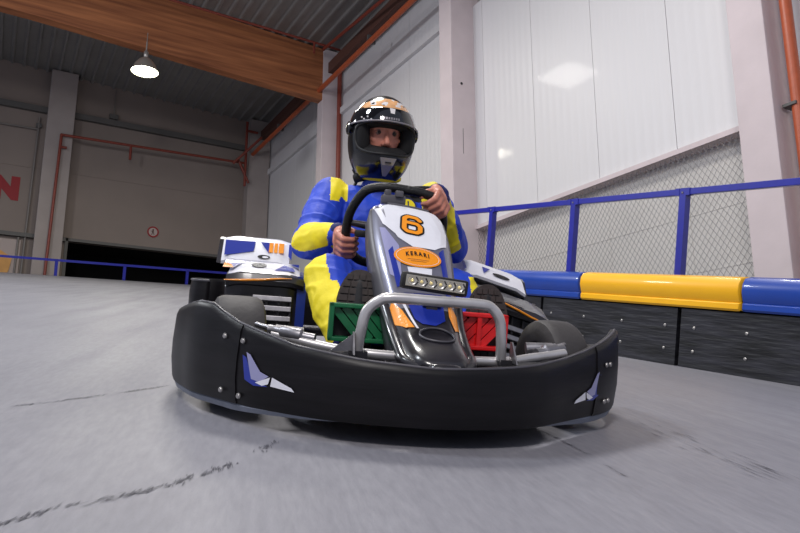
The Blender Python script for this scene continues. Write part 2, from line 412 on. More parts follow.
pipe('grey_cable_drop', [[(2.02, BY - .05, 7.5), (2.02, BY - .05, 8.3)]], .012, 'conduit', 'short grey cable drop on the wall above the long dark wall rail', brackets=[((2.02, BY - .04, 7.58), (.2, .06, .12))])

# --- writing and signs on the back wall
def on_back(cx, cz, y=BY - .006): return lambda a, b: V((cx + a, y, cz + b))
o = text_mesh('N', .66, on_back(-.12, 5.37), 'wall_letter', 'sign_red', bold=.06)
tag(o, 'large dark red letter N painted on the back wall at the left side', 'letter')
sg = thing('round_sign', 'small round red ringed sign with a dark figure on the back wall', 'sign', Matrix.Translation((3.16, BY, 4.77)))
mb = MB(); mb.lathe([(.135, 0), (.135, .015)], 32, Matrix.Rotation(math.pi / 2, 4, 'X')); mb.build('face', 'sign_white', sg)
mb = MB(); mb.lathe([(.105, .016), (.14, .016), (.14, .022), (.105, .022)], 32, Matrix.Rotation(math.pi / 2, 4, 'X'), cap=False); mb.build('ring', 'sign_red', sg)
mb = MB(); mb.sphere((.0, -.02, .055), (.018, .004, .02), 10); mb.box((.0, -.02, .01), (.03, .006, .06)); mb.box((-.018, -.02, -.04), (.014, .006, .07), Matrix.Rotation(.3, 3, 'Y')); mb.box((.018, -.02, -.04), (.014, .006, .07), Matrix.Rotation(-.3, 3, 'Y')); mb.box((-.03, -.02, .01), (.04, .006, .012), Matrix.Rotation(.5, 3, 'Y')); mb.build('figure', 'sign_dark', sg)
mb = MB(); mb.prism([(-.9, -.45), (-.06, -.45), (.1, -.15), (.14, .15), (-.1, .3), (-.9, .28)], Matrix.Translation((.02, BY - .04, 3.62)) @ Matrix.Rotation(math.pi / 2, 4, 'X'), .02)
tag(mb.build('wall_poster', 'poster_ochre'), 'ochre coloured poster shape low on the back wall at the left side', 'poster')

# --- pendant lamp hung under the timber beam
def pendant(loc, label, h=.62, group=None):
    t = thing('pendant_lamp', label, 'lamp', Matrix.Translation(loc), group)
    mb = MB(); pr = [(.03, .30), (.06, .28), (.12, .23), (.19, .14), (.235, .03), (.25, 0), (.243, 0), (.225, .035), (.18, .13), (.11, .21), (.02, .25)]
    mb.lathe(pr, 32, cap=False); mb.build('reflector', 'lamp_alu', t, 60)
    mb = MB(); mb.lathe([(.238, .012), (.2, -.01), (.1, -.03), (.0005, -.035)], 32); mb.build('diffuser', 'lamp_glow', t, 60)
    mb = MB(); mb.lathe([(.03, .29), (.045, .32), (.045, .40), (.02, .43)], 16); mb.build('ballast', 'lamp_alu', t, 60)
    mb = MB(); mb.tube([(0, 0, .42), (0, 0, h)], .008, 6)
    for k in range(6): mb.sphere((0, 0, .45 + k * .03), (.016, .008, .018), 8)
    mb.build('chain', 'lamp_alu', t); return t
pendant((1.92, 12.75, 6.58), 'lit metal pendant lamp with a bowl shade hanging from the timber beam', .8)

# ------------------------------------------------------------------ barrier (ramp coordinates: x across, y up the ramp, z off the surface)
R3 = 3.6
def rm_at(x, y, z=0): return RM @ Matrix.Translation((x, y, z))
# black boards
k = 0; y0 = .37
while y0 < 7.2:
    t = thing('barrier_board', '', 'barrier board', rm_at(R3, y0))
    mb = MB(); mb.boxx((0, .014, .0), (.06, 1.236, .352)); 
    mb.build('board', 'board_black', t)
    for yb in (.10, .45, .80, 1.14):
        for zb in (.10, .24):
            mb = MB(); mb.lathe([(.0095, 0), (.0095, .003), (.005, .006), (.0005, .006)], 10, Matrix.Translation((0, yb, zb)) @ Matrix.Rotation(-math.pi / 2, 4, 'Y')); mb.build('bolt', 'bolt', t)
    lab = {2: 'long black barrier board on the track edge under the blue pad at the far right', 3: 'black barrier board with pairs of bolts directly under the yellow pad', 1: 'black barrier board under the blue pad at the right side of the photo'}
    t['label'] = lab.get(k, 'black barrier board in the row beside the track behind the kart')
    if k not in lab: t['group'] = 'black barrier boards beside the track'
    k += 1; y0 += 1.25
mb = MB(); mb.boxx((.062, -.1, 0), (.085, 7.9, .366)); bk = mb.build('barrier_backing', 'opening_dark'); bk.matrix_world = rm_at(R3, 0); tag(bk, 'black backing strip seen in the gaps between the barrier boards', 'barrier')
# padding on top
pr = [(.0, .365), (-.018, .36), (-.03, .372), (-.03, .40), (-.022, .408), (-.03, .42), (-.045, .47), (-.04, .515), (-.02, .545), (.02, .556), (.12, .56), (.2, .55), (.23, .52), (.23, .40), (.07, .37)]
bounds = [-.05, 1.2, 2.45, 3.70, 4.95, 6.2, 7.45]
for i, (a, b) in enumerate(zip(bounds, bounds[1:])):
    col = 'pad_yellow' if i in (2, 5, 8) else 'pad_blue'
    mb = MB(); L = b - a; rr = []
    for q, sc_ in ((.004, .9), (.012, .985), (.03, 1), (L - .03, 1), (L - .012, .985), (L - .004, .9)):
        rr.append([V((.09 + (x - .09) * sc_, q, .45 + (z - .45) * sc_)) for x, z in pr])
    mb.rings(rr)
    if col == 'pad_yellow' or 1: pass
    o = mb.build('barrier_pad', col, None, 40); o.matrix_world = rm_at(R3, a)
    lab = {1: 'blue barrier pad right of the yellow pad, cropped by the photo', 2: 'long yellow barrier pad on top of the black boards', 3: 'blue barrier pad left of the yellow pad, partly behind the kart'}
    tag(o, lab.get(i, ('yellow' if col == 'pad_yellow' else 'blue') + ' barrier pad further up the track hidden behind the kart'), 'barrier pad')
    if i not in lab: o['group'] = ('yellow' if col == 'pad_yellow' else 'blue') + ' barrier pads up the track'
# blue guard rail: one welded thing, posts and top rails as parts
g = thing('guard_rail', 'blue metal guard rail with square posts above the barrier pads', 'railing', rm_at(R3 + .26, 0))
posts = [q * 1.072 for q in (.02, .97, 1.93, 2.89, 3.84, 4.83, 5.8, 6.77, 7.74)]
for p in posts:
    mb = MB(); mb.boxx((-.022, p - .025, 0), (.028, p + .025, 1.14)); po = mb.build('post', 'rail_blue', g)
    mb = MB(); mb.sphere((-.024, p, 1.11), .007, 8); mb.build('bolt', 'bolt', po)
for a, b in zip(posts, posts[1:]):
    mb = MB(); mb.box((-.0, (a + b) / 2, 1.116), (.04, b - a - .054, .042), bevel=.004)
    for q in (a + .04, b - .04): mb.box((-.002, q, 1.116), (.046, .03, .048))
    mb.build('top_rail', 'rail_blue', g)
# far guard rail behind the crest
g = thing('guard_rail', 'far blue guard rail behind the crest of the track on the left', 'railing', rm_at(0, 16.45))
mb = MB(); mb.box((-.85, 0, .325), (11.7, .05, .05)); mb.build('top_rail', 'rail_blue', g)
x = .98 - 1.36 * 5
while x < 5.1:
    mb = MB(); mb.box((x, 0, -.08), (.06, .05, .79)); mb.build('post', 'rail_blue', g); x += 1.36
# --- chain-link net between the columns
def net(y0, y1, z0, z1, x, label, pitch=.066, r=.0028):
    mb = MB(); h = z1 - z0; n = int((y1 - y0 + h) / pitch)
    def wire(p, q):
        d = (q - p).normalized(); u = V((1, 0, 0)); w = d.cross(u)
        mb.rings([[c + (u * math.cos(a) + w * math.sin(a)) * r for a in (0, 2.094, 4.189)] for c in (p, q)], cap=False)
    SL = .72
    for sgn in (1, -1):
        L = h * SL; k = -L
        while k < (y1 - y0):
            ya, yb = y0 + k, y0 + k + L; za, zb = z0, z1
            if ya < y0: za = z0 + (y0 - ya) / SL; ya = y0
            if yb > y1: zb = z0 + (y1 - (y0 + k)) / SL; yb = y1
            if zb > za + .01:
                if sgn == 1: wire(V((x, ya, za)), V((x, yb, zb)))
                else: wire(V((x + .006, y0 + y1 - ya, za)), V((x + .006, y0 + y1 - yb, zb)))
            k += pitch
    tag(mb.build('chain_link_net', 'wire'), label, 'net')
net(3.54, 8.02, -.65, 2.99, WX - .03, 'grey chain link net stretched below the white cladding behind the blue rail')
net(8.38, 12.9, -.65, 2.99, WX - .03, 'grey chain link net in the far bay behind the driver')

# --- tyre marks and joints drawn by rubber on the floor
def rampxy(px, py):
    d = CM @ V(((px - 400) / F, (266.5 - py) / F, 1)); k = -H / d.dot(RN); p = CAM + d * k; return V((p.dot(RT), p.dot(RA), 0))
def scuff(name, ptsxy, w, label, dens=160, seed=1, jit=1.0):
    rnd = random.Random(seed); pts = spline([V((x, y, .0015)) for x, y in ptsxy], 12); mb = MB()
    Ls = [0]
    for a, b in zip(pts, pts[1:]): Ls.append(Ls[-1] + (b - a).length)
    for _ in range(int(dens * Ls[-1])):
        s = rnd.random() * Ls[-1]
        if noise.noise(V((s * 9, seed * 7.3, 0))) < rnd.uniform(-.35, .35): continue
        i = max(j for j in range(len(pts) - 1) if Ls[j] <= s); d = (pts[i + 1] - pts[i]).normalized(); q = pts[i] + d * (s - Ls[i])
        n = V((-d.y, d.x, 0)); q = q + n * rnd.gauss(0, w * .35); l = rnd.uniform(.006, .018) if w < .02 else rnd.uniform(.02, .09); ww = rnd.uniform(.0004, .0013) * jit
        d2 = (d + n * rnd.uniform(.1, .9)).normalized() if w < .02 else (d + n * rnd.uniform(-.1, .1)).normalized(); n2 = V((-d2.y, d2.x, 0))
        mb.quadface([q - d2 * l, q + n2 * ww, q + d2 * l, q - n2 * ww])
    o = mb.build(name, 'tyre_mark', None, normals=False); o.matrix_world = RM; tag(o, label, 'tyre mark')
SC = [
 ([(-.12, 1.78), (.021, 1.887), (.154, 1.967), (.312, 2.077), (.465, 2.192)], .010, 'dark rubber scuff line on the floor left of the kart', 420),
 ([(-.08, 1.05), (.025, 1.074), (.1, 1.12), (.235, 1.174), (.399, 1.291), (.56, 1.464)], .016, 'curved dark tyre mark on the floor in front of the kart at the lower left', 520),
 ([(1.35, 1.804), (1.30, 1.55), (1.26, 1.338), (1.136, .972)], .003, 'faint thin dark line on the floor in front of the kart', 220),
 ([(1.755, 1.518), (1.62, 1.2), (1.50, .9)], .10, 'faint streaks of rubber on the floor at the lower right', 90),
]
for n_, (p_, w_, l_, dn) in enumerate(SC): scuff('tyre_mark', p_, w_, l_, dn, n_)
# ================================================================== KART (kart coordinates: x forward, y picture right, z up)
kart = thing('racing_kart', 'rental racing kart number 6 with black wraparound bumper driven towards the camera', 'kart', KM)
XH, YH, ZH = V((1, 0, 0)), V((0, 1, 0)), V((0, 0, 1))
# --- wraparound bumper: vertical band following an outline
BO = [(-.36, -.655), (-.2, -.66), (-.058, -.645), (.06, -.60), (.13, -.565), (.21, -.50), (.31, -.41), (.395, -.29), (.44, -.185), (.462, -.06), (.462, .05), (.435, .165), (.39, .26), (.295, .37), (.21, .465), (.14, .54), (.05, .61), (-.03, .645), (-.16, .665), (-.30, .66)]
BP = spline([V((x, y, 0)) for x, y in BO], 8)
BL = [0]
for a, b in zip(BP, BP[1:]): BL.append(BL[-1] + (b - a).length)
def bpt(s):
    s = max(0, min(BL[-1] - 1e-6, s)); i = 0
    while BL[i + 1] < s: i += 1
    t = (s - BL[i]) / (BL[i + 1] - BL[i]); p = BP[i].lerp(BP[i + 1], t)
    d = (BP[min(i + 2, len(BP) - 1)] - BP[max(i - 1, 0)]).normalized(); n = V((d.y, -d.x, 0))
    if n.dot(p - V((-.1, 0, 0))) < 0: n = -n
    return p, n, d
def s_at_y(y, front=True):
    best = min(range(len(BP)), key=lambda i: abs(BP[i].y - y) + (0 if BP[i].x > -.1 else 9)); return BL[best]
def ztop(s):
    p, n, d = bpt(s); y = p.y
    if p.x < -.06: return interp(p.x, [-.36, -.2, -.06], [.20, .215, .25])
    if y < 0: return interp(y, [-.645, -.60, -.57, -.53, -.50, -.46, -.42, -.32, -.17, 0], [.25, .272, .282, .280, .262, .243, .232, .206, .190, .182])
    return interp(y, [0, .17, .27, .37, .45, .52, .57, .62, .65], [.182, .190, .198, .210, .226, .245, .262, .280, .25])
ZB = .052
def band(name, s0, s1, off, parent, n=60, lip=True):
    rings = []
    for i in range(n + 1):
        s = s0 + (s1 - s0) * i / n; p, nn, d = bpt(s); zt = ztop(s); hgt = zt - ZB; p = p + nn * off
        # outer face slightly bulged, rounded top lip that turns inwards, thin wall
        sec = [(-.012, ZB), (-.004, ZB - .004), (0, ZB + .006), (.006, ZB + hgt * .3), (.006, ZB + hgt * .55), (.001, zt - .018), (-.004, zt - .004), (-.012, zt), (-.022, zt - .003), (-.028, zt - .012), (-.017, zt - .02), (-.012, ZB + hgt * .5)]
        rings.append([V((p.x, p.y, 0)) + nn * a + ZH * z for a, z in sec])
    mb = MB(); mb.rings(rings)
    return mb.build(name, 'black_plastic', parent, 50)
sL = s_at_y(-.455); sR = s_at_y(.50)
bf = band('front_bumper', sL - .0, sR, 0, kart, 80)
bl = band('side_bumper', 0, sL + .02, .003, kart, 50); br = band('side_bumper', sR - .02, BL[-1], .003, kart, 40)
# highlight painted as a paler edge along the top of the bumper
def rimline(s0, s1, inn, dz, r, m, parent, n=70, name='rim_edge'):
    pts = []
    for i in range(n + 1):
        s = s0 + (s1 - s0) * i / n; p, nn, d = bpt(s); pts.append(V((p.x, p.y, 0)) + nn * inn + ZH * (ztop(s) + dz))
    MBt = MB(); MBt.tube(pts, r, 6); return MBt.build(name, m, parent, 60)
rimline(sL, sR, -.008, -.002, .0035, 'rim_highlight', bf)
rimline(.15, sL, -.008, -.002, .0035, 'rim_highlight', bl); rimline(sR, BL[-1] - .1, -.008, -.002, .0035, 'rim_highlight', br)
# inner shelf of the bumper
mb = MB(); rr = []
for i in range(61):
    s = s_at_y(-.55) + (s_at_y(.6) - s_at_y(-.55)) * i / 60; p, nn, d = bpt(s); z = min(ztop(s) - .012, .2 if abs(p.y) > .35 else .19) 
    rr.append([V((p.x, p.y, 0)) + nn * a + ZH * (z + q) for a, q in ((-.02, -.004), (-.05, .004), (-.085, .002), (-.09, -.02), (-.03, -.02))])
mb.rings(rr); mb.build('bumper_shelf', 'black_plastic', kart, 40)
# pale strip under the bumper, thinning towards the middle
rr = []
def bumper_strip(s0, s1, far=1):
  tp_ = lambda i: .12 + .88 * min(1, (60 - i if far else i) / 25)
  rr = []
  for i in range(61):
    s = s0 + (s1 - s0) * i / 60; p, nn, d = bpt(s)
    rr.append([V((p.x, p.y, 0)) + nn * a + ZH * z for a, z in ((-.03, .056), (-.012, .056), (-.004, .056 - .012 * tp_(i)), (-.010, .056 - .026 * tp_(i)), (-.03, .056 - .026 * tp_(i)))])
  mb = MB(); mb.rings(rr); mb.build('under_strip', 'strip_pale', kart, 40)
bumper_strip(.1, s_at_y(-.10)); bumper_strip(s_at_y(.20), BL[-1] - .1, 0)
def on_bumper(s, z, off=.0085):
    p, nn, d = bpt(s); return V((p.x, p.y, z)) + nn * off
def bolt_on(s, z, parent, off=.006):
    p, nn, d = bpt(s); m = Matrix.Translation(on_bumper(s, z, off)) @ nn.to_track_quat('Z', 'Y').to_matrix().to_4x4()
    mb = MB(); mb.lathe([(.007, 0), (.007, .002), (.005, .0045), (.0005, .0045)], 12, m); mb.build('bolt', 'bolt', parent, 40)
for z in (.075, .205): bolt_on(sL - .03, z, bl, .010); bolt_on(sL + .035, z - .005, bf, .0055 if z > .1 else .006)
for z in (.085, .185): bolt_on(sR + .03, z, br, .010); bolt_on(sR + .06, z, br, .010)
# stickers on the bumper: grey and blue winged arrow
def sticker(polys, parent):
    for name, m, poly, lift in polys:
        bm = bmesh.new(); f = bm.faces.new([bm.verts.new((a, z, 0)) for a, z in poly]); bmesh.ops.triangulate(bm, faces=bm.faces)
        for _ in range(2): bmesh.ops.subdivide_edges(bm, edges=bm.edges, cuts=1)
        for v in bm.verts: v.co = on_bumper(v.co.x, v.co.y, lift)
        me = bpy.data.meshes.new(name); bm.to_mesh(me); bm.free(); link(name, me, m, parent)
def wing(y, sgn, parent):
    s0 = s_at_y(y); g = lambda a, z: (s0 + sgn * a * .85, .1 + (z - .1) * .8 + (.024 if sgn > 0 else .016))
    sticker([('sticker', 'lav_vinyl', [g(-.085, .165), g(-.07, .16), g(-.03, .115), (g(.0, .105)), g(-.03, .085), g(-.06, .09)], .0092),
             ('sticker', 'blue_vinyl', [g(-.10, .155), g(-.085, .15), g(-.055, .092), g(-.02, .08), g(.0, .075), g(-.05, .072), g(-.085, .085)], .0088),
             ('sticker', 'white_vinyl', [g(-.045, .082), g(.005, .103), g(.0, .083), g(-.02, .076)], .0094),
             ('sticker', 'white_vinyl', [g(.012, .104), g(.075, .082), g(.085, .072), g(.008, .078)], .0094)], parent)
wing(-.37, 1, bf); wing(.445, -1, bf)
# rear bumper loop behind the left pod and across the back
RB = [(-1.02, -.60), (-.955, -.625), (-.93, -.675), (-.955, -.73), (-1.05, -.755), (-1.19, -.74), (-1.28, -.64), (-1.32, -.3), (-1.32, .3), (-1.28, .64), (-1.19, .72), (-1.05, .73), (-.955, .71), (-.93, .66), (-.955, .61), (-1.02, .58)]
pts = spline([V((x, y, 0)) for x, y in RB], 6); rr = []
for i, p in enumerate(pts):
    d = (pts[min(i + 1, len(pts) - 1)] - pts[max(i - 1, 0)]).normalized(); n = V((-d.y, d.x, 0))
    if n.dot(p + V((1.0, 0, 0))) < 0: n = -n
    rr.append([p + n * a + ZH * z for a, z in ((0, .14), (.006, .2), (.006, .27), (0, .318), (-.012, .325), (-.02, .315), (-.014, .2), (-.012, .14))])
mb = MB(); mb.rings(rr); rb = mb.build('rear_bumper', 'black_plastic', kart, 50)
mb = MB(); mb.tube([q[3] for q in rr], .005, 6); mb.build('rim_edge', 'rim_highlight', rb, 60)

# --- frame: tubes, floor tray
mb = MB()
for s in (-1, 1):
    mb.tube([(.36, s * .14, .10), (.2, s * .30, .10), (-.1, s * .32, .09), (-.6, s * .31, .09), (-1.15, s * .30, .12)], .015, 10, smooth=4)
    mb.tube([(-.2, s * .32, .09), (-.15, s * .56, .10), (-.8, s * .57, .10), (-.9, s * .32, .10)], .012, 8, smooth=3)
mb.tube([(-.05, -.36, .10), (-.05, .36, .10)], .016, 10); mb.tube([(.33, -.2, .10), (.33, .2, .10)], .014, 10); mb.tube([(-1.05, -.6, .135), (-1.05, .6, .135)], .02, 12)
mb.build('chassis_frame', 'dark_metal', kart, 60)
mb = MB(); mb.prism([(.40, -.17), (.40, .17), (.2, .32), (-.75, .32), (-.75, -.32), (.2, -.32)], Matrix.Translation((0, 0, .07)), .006); mb.build('floor_tray', 'dark_metal', kart)
# chrome cross bar carrying the loop
mb = MB()
mb.tube([(.215, -.375, .215), (.26, -.24, .195), (.29, -.12, .187), (.29, .17, .187), (.265, .28, .200), (.235, .38, .215)], .0125, 12, smooth=5)
mb.build('cross_bar', 'chrome', kart, 60)
for s, y0, y1 in ((-1, -.385, -.27), (1, .385, .30)):
    a, b = V((.21, y0 - s * .0, .225)), V((.245, y1, .212)); mb = MB(); mb.tube([a, a.lerp(b, .25), a.lerp(b, .3), a.lerp(b, .7), a.lerp(b, .75), b], [.013, .013, .018, .018, .012, .012], 12); mb.build('bumper_clamp', 'steel', kart, 40)
# chrome loop in front of the pedals
cy = .012
mb = MB(); lp = [(.300, -.200 + cy, .195), (.310, -.196 + cy, .245), (.318, -.186 + cy, .292), (.323, -.155 + cy, .320), (.328, -.12 + cy, .328), (.33, 0 + cy, .328), (.328, .11 + cy, .328), (.323, .143 + cy, .320), (.318, .168 + cy, .292), (.310, .178 + cy, .245), (.30, .184 + cy, .195)]
lp = [(x, (y - cy) * .93 + cy + .006, z) for x, y, z in lp]; cy += .006
mb.tube(lp, .0130, 14, smooth=5); mb.build('front_loop', 'chrome', kart, 60)
for s in (-1, 1):
    mb = MB(); mb.prism([(0, 0), (.06, 0), (.012, .05), (0, .05)], Matrix.Translation((.30, s * .197 + cy, .19)) @ Matrix.Rotation(math.pi / 2, 4, 'X') @ Matrix.Rotation(math.pi / 2 * 0, 4, 'Z') @ Matrix.Rotation(-math.pi / 2 * 0, 4, 'Y'), .004)
    b_o = mb.build('loop_gusset', 'steel', kart)
    mb = MB(); mb.boxx((.27, s * .186 + cy - .022, .180), (.325, s * .186 + cy + .022, .196)); mb.build('loop_foot', 'dark_metal', kart)
mb = MB(); mb.prism([(0, 0), (-.055, -.005), (0, .04)], Matrix.Translation((.305, -.200 + cy, .195)) @ Matrix(((0, 0, 1, 0), (1, 0, 0, 0), (0, 1, 0, 0), (0, 0, 0, 1))), .004); mb.build('loop_gusset', 'steel', kart)

# --- pedals: open plastic crates of ribs
def pedal(name, y0, y1, m, sgn, label):
    t = MB(); x = .10; z0, z1 = .198, .300
    t.boxx((x - .035, y0, z1 - .012), (x + .012, y1, z1), bevel=.003); t.boxx((x - .035, y0, z0), (x + .012, y1, z0 + .012), bevel=.003)
    t.boxx((x - .035, y0, z0), (x + .012, y0 + .013, z1), bevel=.003); t.boxx((x - .035, y1 - .013, z0), (x + .012, y1, z1), bevel=.003)
    w = y1 - y0; mid = (y0 + y1) / 2
    if w > .13: t.boxx((x - .03, mid - .006, z0), (x + .010, mid + .006, z1))
    k = y0 + .01
    while k < y1 + .02:
        a = V((x - .008, k, z1 - .01)); b = V((x - .008, k + sgn * .075, z0 + .01))
        if min(a.y, b.y) > y0 - .002 and max(a.y, b.y) < y1 + .002:
            d = b - a; t.box((a + b) / 2, (.02, .011, d.length), d.to_track_quat('Z', 'X').to_matrix())
        elif (a.y > y0 and a.y < y1) or (b.y > y0 and b.y < y1):
            lo, hi = y0 + .006, y1 - .006; yy = min(max(b.y, lo), hi); f = (yy - a.y) / (b.y - a.y); a2 = a
            if not lo <= a.y <= hi: ya = min(max(a.y, lo), hi); a2 = a.lerp(b, (ya - a.y) / (b.y - a.y))
            bb = a.lerp(b, f); d = bb - a2
            if d.length > .01: t.box((a2 + bb) / 2, (.02, .011, d.length), d.to_track_quat('Z', 'X').to_matrix())
        k += .031
    t.boxx((x - .04, y0 + .005, z0 + .005), (x - .034, y1 - .005, z1 - .005), mi=1)
    o = t.build(name, [m, 'rubber'], kart); tag(o, label)
    return o
pedal('pedal', -.232, -.045, 'green_plastic', 1, 'green slatted plastic pedal block')
pedal('pedal', .10, .262, 'red_plastic', -1, 'red slatted plastic pedal block')

# --- wheels
def wheel(loc, steer, r, w, label=None, front=True, tilt=0):
    m = Matrix.Translation(loc) @ Matrix.Rotation(steer, 4, 'Z') @ Matrix.Rotation(-math.pi / 2, 4, 'X')
    h = w / 2
    pr = [(r * .50, -h * .72), (r * .56, -h * .92), (r * .72, -h * 1.03), (r * .86, -h * 1.0), (r * .95, -h * .9), (r * .99, -h * .72), (r, -h * .4), (r * 1.002, 0), (r, h * .4), (r * .99, h * .72), (r * .95, h * .9), (r * .86, h), (r * .72, h * 1.03), (r * .56, h * .92), (r * .50, h * .72)]
    mb = MB(); mb.rings([[m @ V((q * math.cos(a), q * math.sin(a), z)) for a in (2 * math.pi * k / 48 for k in range(48))] for q, z in pr] , close=True)
    ty = mb.build('tyre', 'tyre', kart, 35)
    mb = MB(); pr = [(r * .50, -h * .74), (r * .46, -h * .72), (r * .42, -h * .3), (r * .30, -h * .1), (r * .3, h * .1), (r * .42, h * .3), (r * .46, h * .72), (r * .50, h * .74)]
    mb.rings([[m @ V((q * math.cos(a), q * math.sin(a), z)) for a in (2 * math.pi * k / 32 for k in range(32))] for q, z in pr], cap=False)
    mb.lathe([(.3 * r, -.004), (.3 * r, .004)], 32, m)
    for k in range(3): 
        a = k * 2.094; mb.lathe([(.006, -.02), (.006, .02)], 8, m @ Matrix.Translation((r * .2 * math.cos(a), r * .2 * math.sin(a), 0)))
    rim = mb.build('rim', 'dark_metal', kart, 40)
    mb = MB(); mb.lathe([(.022, -h * .5), (.022, h * .9), (.012, h * .95)], 16, m); mb.build('hub', 'steel', rim, 40)
wheel((-.02, -.478, .148), math.radians(10), .148, .132)
wheel((-.02, .442, .146), math.radians(9), .144, .114)
wheel((-1.05, -.56, .14), 0, .14, .2); wheel((-1.05, .56, .14), 0, .14, .2)
mb = MB()
for s in (-1, 1): mb.tube([(-.02, s * .40, .148), (-.03, s * .33, .14), (-.05, s * .30, .11)], .014, 10)
mb.tube([(-.06, -.38, .15), (0, -.06, .16)], .007, 8); mb.tube([(-.06, .38, .15), (0, .06, .16)], .007, 8)
mb.build('steering_arm', 'steel', kart, 60)
# master cylinder and fittings by the wheels
for s in (-1, 1):
    mb = MB(); mb.tube([(.16, s * .30, .215), (.17, s * .37, .222)], [.017, .014], 12); mb.tube([(.17, s * .37, .222), (.13, s * .42, .23)], .007, 8); mb.build('brake_cylinder', 'steel', kart, 50)

# --- nassau panel and nose as one curved shell
PX = [(-.155, .603), (-.115, .582), (-.02, .500), (.07, .415), (.14, .345), (.20, .292), (.26, .252), (.32, .226), (.365, .207), (.395, .186), (.402, .165)]
PW = [.112, .118, .119, .111, .101, .092, .087, .083, .078, .064, .036]
PT = [0]
for a, b in zip(PX, PX[1:]): PT.append(PT[-1] + math.dist(a, b))
PY = lambda t: -.006 + .034 * (t / PT[-1]) ** 1.5
PSP = spline([V((x, 0, z)) for x, z in PX], 8); PSW = spline([V((w, 0, 0)) for w in PW], 8)
PSL = [0]
for a, b in zip(PSP, PSP[1:]): PSL.append(PSL[-1] + (b - a).length)
PLEN = PSL[-1]
def pan(t, sfrac=None, s=None, off=0):
    t = max(0, min(PLEN - 1e-5, t)); i = 0
    while PSL[i + 1] < t: i += 1
    f = (t - PSL[i]) / (PSL[i + 1] - PSL[i]); p = PSP[i].lerp(PSP[i + 1], f); w = PSW[i].lerp(PSW[i + 1], f).x
    d = (PSP[min(i + 2, len(PSP) - 1)] - PSP[max(i - 1, 0)]).normalized(); n = V((-d.z, 0, d.x))
    if n.x < 0: n = -n
    u = sfrac if sfrac is not None else s / w
    k = max(0, abs(u) - .62) / .38; drop = .022 * k * k + .008 * u * u
    q = p + YH * (u * w + PY(t)) + n * (off - drop); q.z -= (u * w) * .10 * max(0, 1 - t / (PLEN * .55))
    return q, n, w
mb = MB(); rings = []
NT = 60
us = [-1, -.93, -.85, -.75, -.62, -.45, -.25, 0, .25, .45, .62, .75, .85, .93, 1]
for i in range(NT + 1):
    t = PLEN * i / NT; row = []
    q, n, w = pan(t, -1); q2, _, _ = pan(t, 1)
    dep = .10 if t < PLEN * .8 else .10 - .06 * (t / PLEN - .8) / .2
    back = V((-n.x, 0, -n.z)) * dep
    row.append(q + back + YH * .0)
    row.append(q + back * .5 - YH * .006)
    for u in us: row.append(pan(t, u)[0])
    row.append(q2 + back * .5 + YH * .006)
    row.append(q2 + back)
    rings.append(row)
mb.rings(rings, wrap=False, cap=False)
mb.bm.normal_update()
for f in mb.bm.faces:
    pass
me_o = mb.build('front_fairing', ['silver_paint', 'dark_gloss', 'grey_plastic'], kart, 40)
for p in me_o.data.polygons:
    col = p.index % 18; row = p.index // 18; t = row / NT
    if col in (0, 1, 16, 17): p.material_index = 2
    elif col in (2, 15): p.material_index = 2
    elif t > .62: p.material_index = 1
md = me_o.modifiers.new('s', 'SOLIDIFY'); md.thickness = .004; md.offset = -1
fair = me_o
def decal(name, m, poly, lift, parent=fair, sub=3):
    bm = bmesh.new(); f = bm.faces.new([bm.verts.new((s, t, 0)) for s, t in poly]); bmesh.ops.triangulate(bm, faces=bm.faces)
    for _ in range(sub): bmesh.ops.subdivide_edges(bm, edges=bm.edges, cuts=1); bmesh.ops.triangulate(bm, faces=bm.faces)
    for v in bm.verts: v.co = pan(v.co.y, s=v.co.x, off=lift)[0]
    me = bpy.data.meshes.new(name); bm.to_mesh(me); bm.free(); return link(name, me, m, parent)
def rot(pts, a, cx, ct): return [(cx + x * math.cos(a) - y * math.sin(a), ct + x * math.sin(a) + y * math.cos(a)) for x, y in pts]
def strokes(name, m, path, w, lift, cx, ct, a=0, parent=fair):
    """thick poly-line lettering laid on the fairing"""
    bm = bmesh.new()
    def addpoly(pp):
        vs = [bm.verts.new((x, y, 0)) for x, y in pp]; bm.faces.new(vs)
    for (x0, y0), (x1, y1) in zip(path, path[1:]):
        dx, dy = x1 - x0, y1 - y0; L = math.hypot(dx, dy); nx, ny = -dy / L * w / 2, dx / L * w / 2; 
        n = max(1, int(L / .01))
        for k in range(n):
            a0, a1 = k / n, (k + 1) / n
            addpoly(rot([(x0 + dx * a0 + nx, y0 + dy * a0 + ny), (x0 + dx * a1 + nx, y0 + dy * a1 + ny), (x0 + dx * a1 - nx, y0 + dy * a1 - ny), (x0 + dx * a0 - nx, y0 + dy * a0 - ny)], a, cx, ct))
    for i, (x, y) in enumerate(path):
        addpoly(rot([(x + w / 2 * math.cos(q), y + w / 2 * math.sin(q)) for q in (math.pi / 8 + math.pi / 4 * k for k in range(8))], a, cx, ct))
    for v in bm.verts: v.co = pan(v.co.y, s=v.co.x, off=lift)[0]
    me = bpy.data.meshes.new(name); bm.to_mesh(me); bm.free(); return link(name, me, m, parent)
decal('number_plate', 'white_vinyl', [(-.080, .028), (-.06, .012), (.085, .012), (.106, .03), (.112, .11), (.100, .182), (.06, .214), (-.005, .214), (-.045, .178), (-.072, .11)], .002)
six = [(.022, -.026), (.012, -.037), (-.014, -.037), (-.024, -.026), (-.024, .026), (-.014, .037), (.014, .037), (.024, .026), (.024, .004), (.014, -.007), (-.022, -.007)]
strokes('number_six', 'black_vinyl', six, .026, .0032, .004, .112, .12)
strokes('number_six', 'orange_vinyl', six, .0142, .0042, .004, .112, .12)
decal('blue_flash', 'blue_vinyl', [(-.108, .012), (-.07, .010), (-.088, .034)], .0022)
decal('white_flash', 'white_vinyl', [(-.105, .035), (-.088, .04), (-.062, .135), (-.045, .17), (-.085, .12)], .0018)
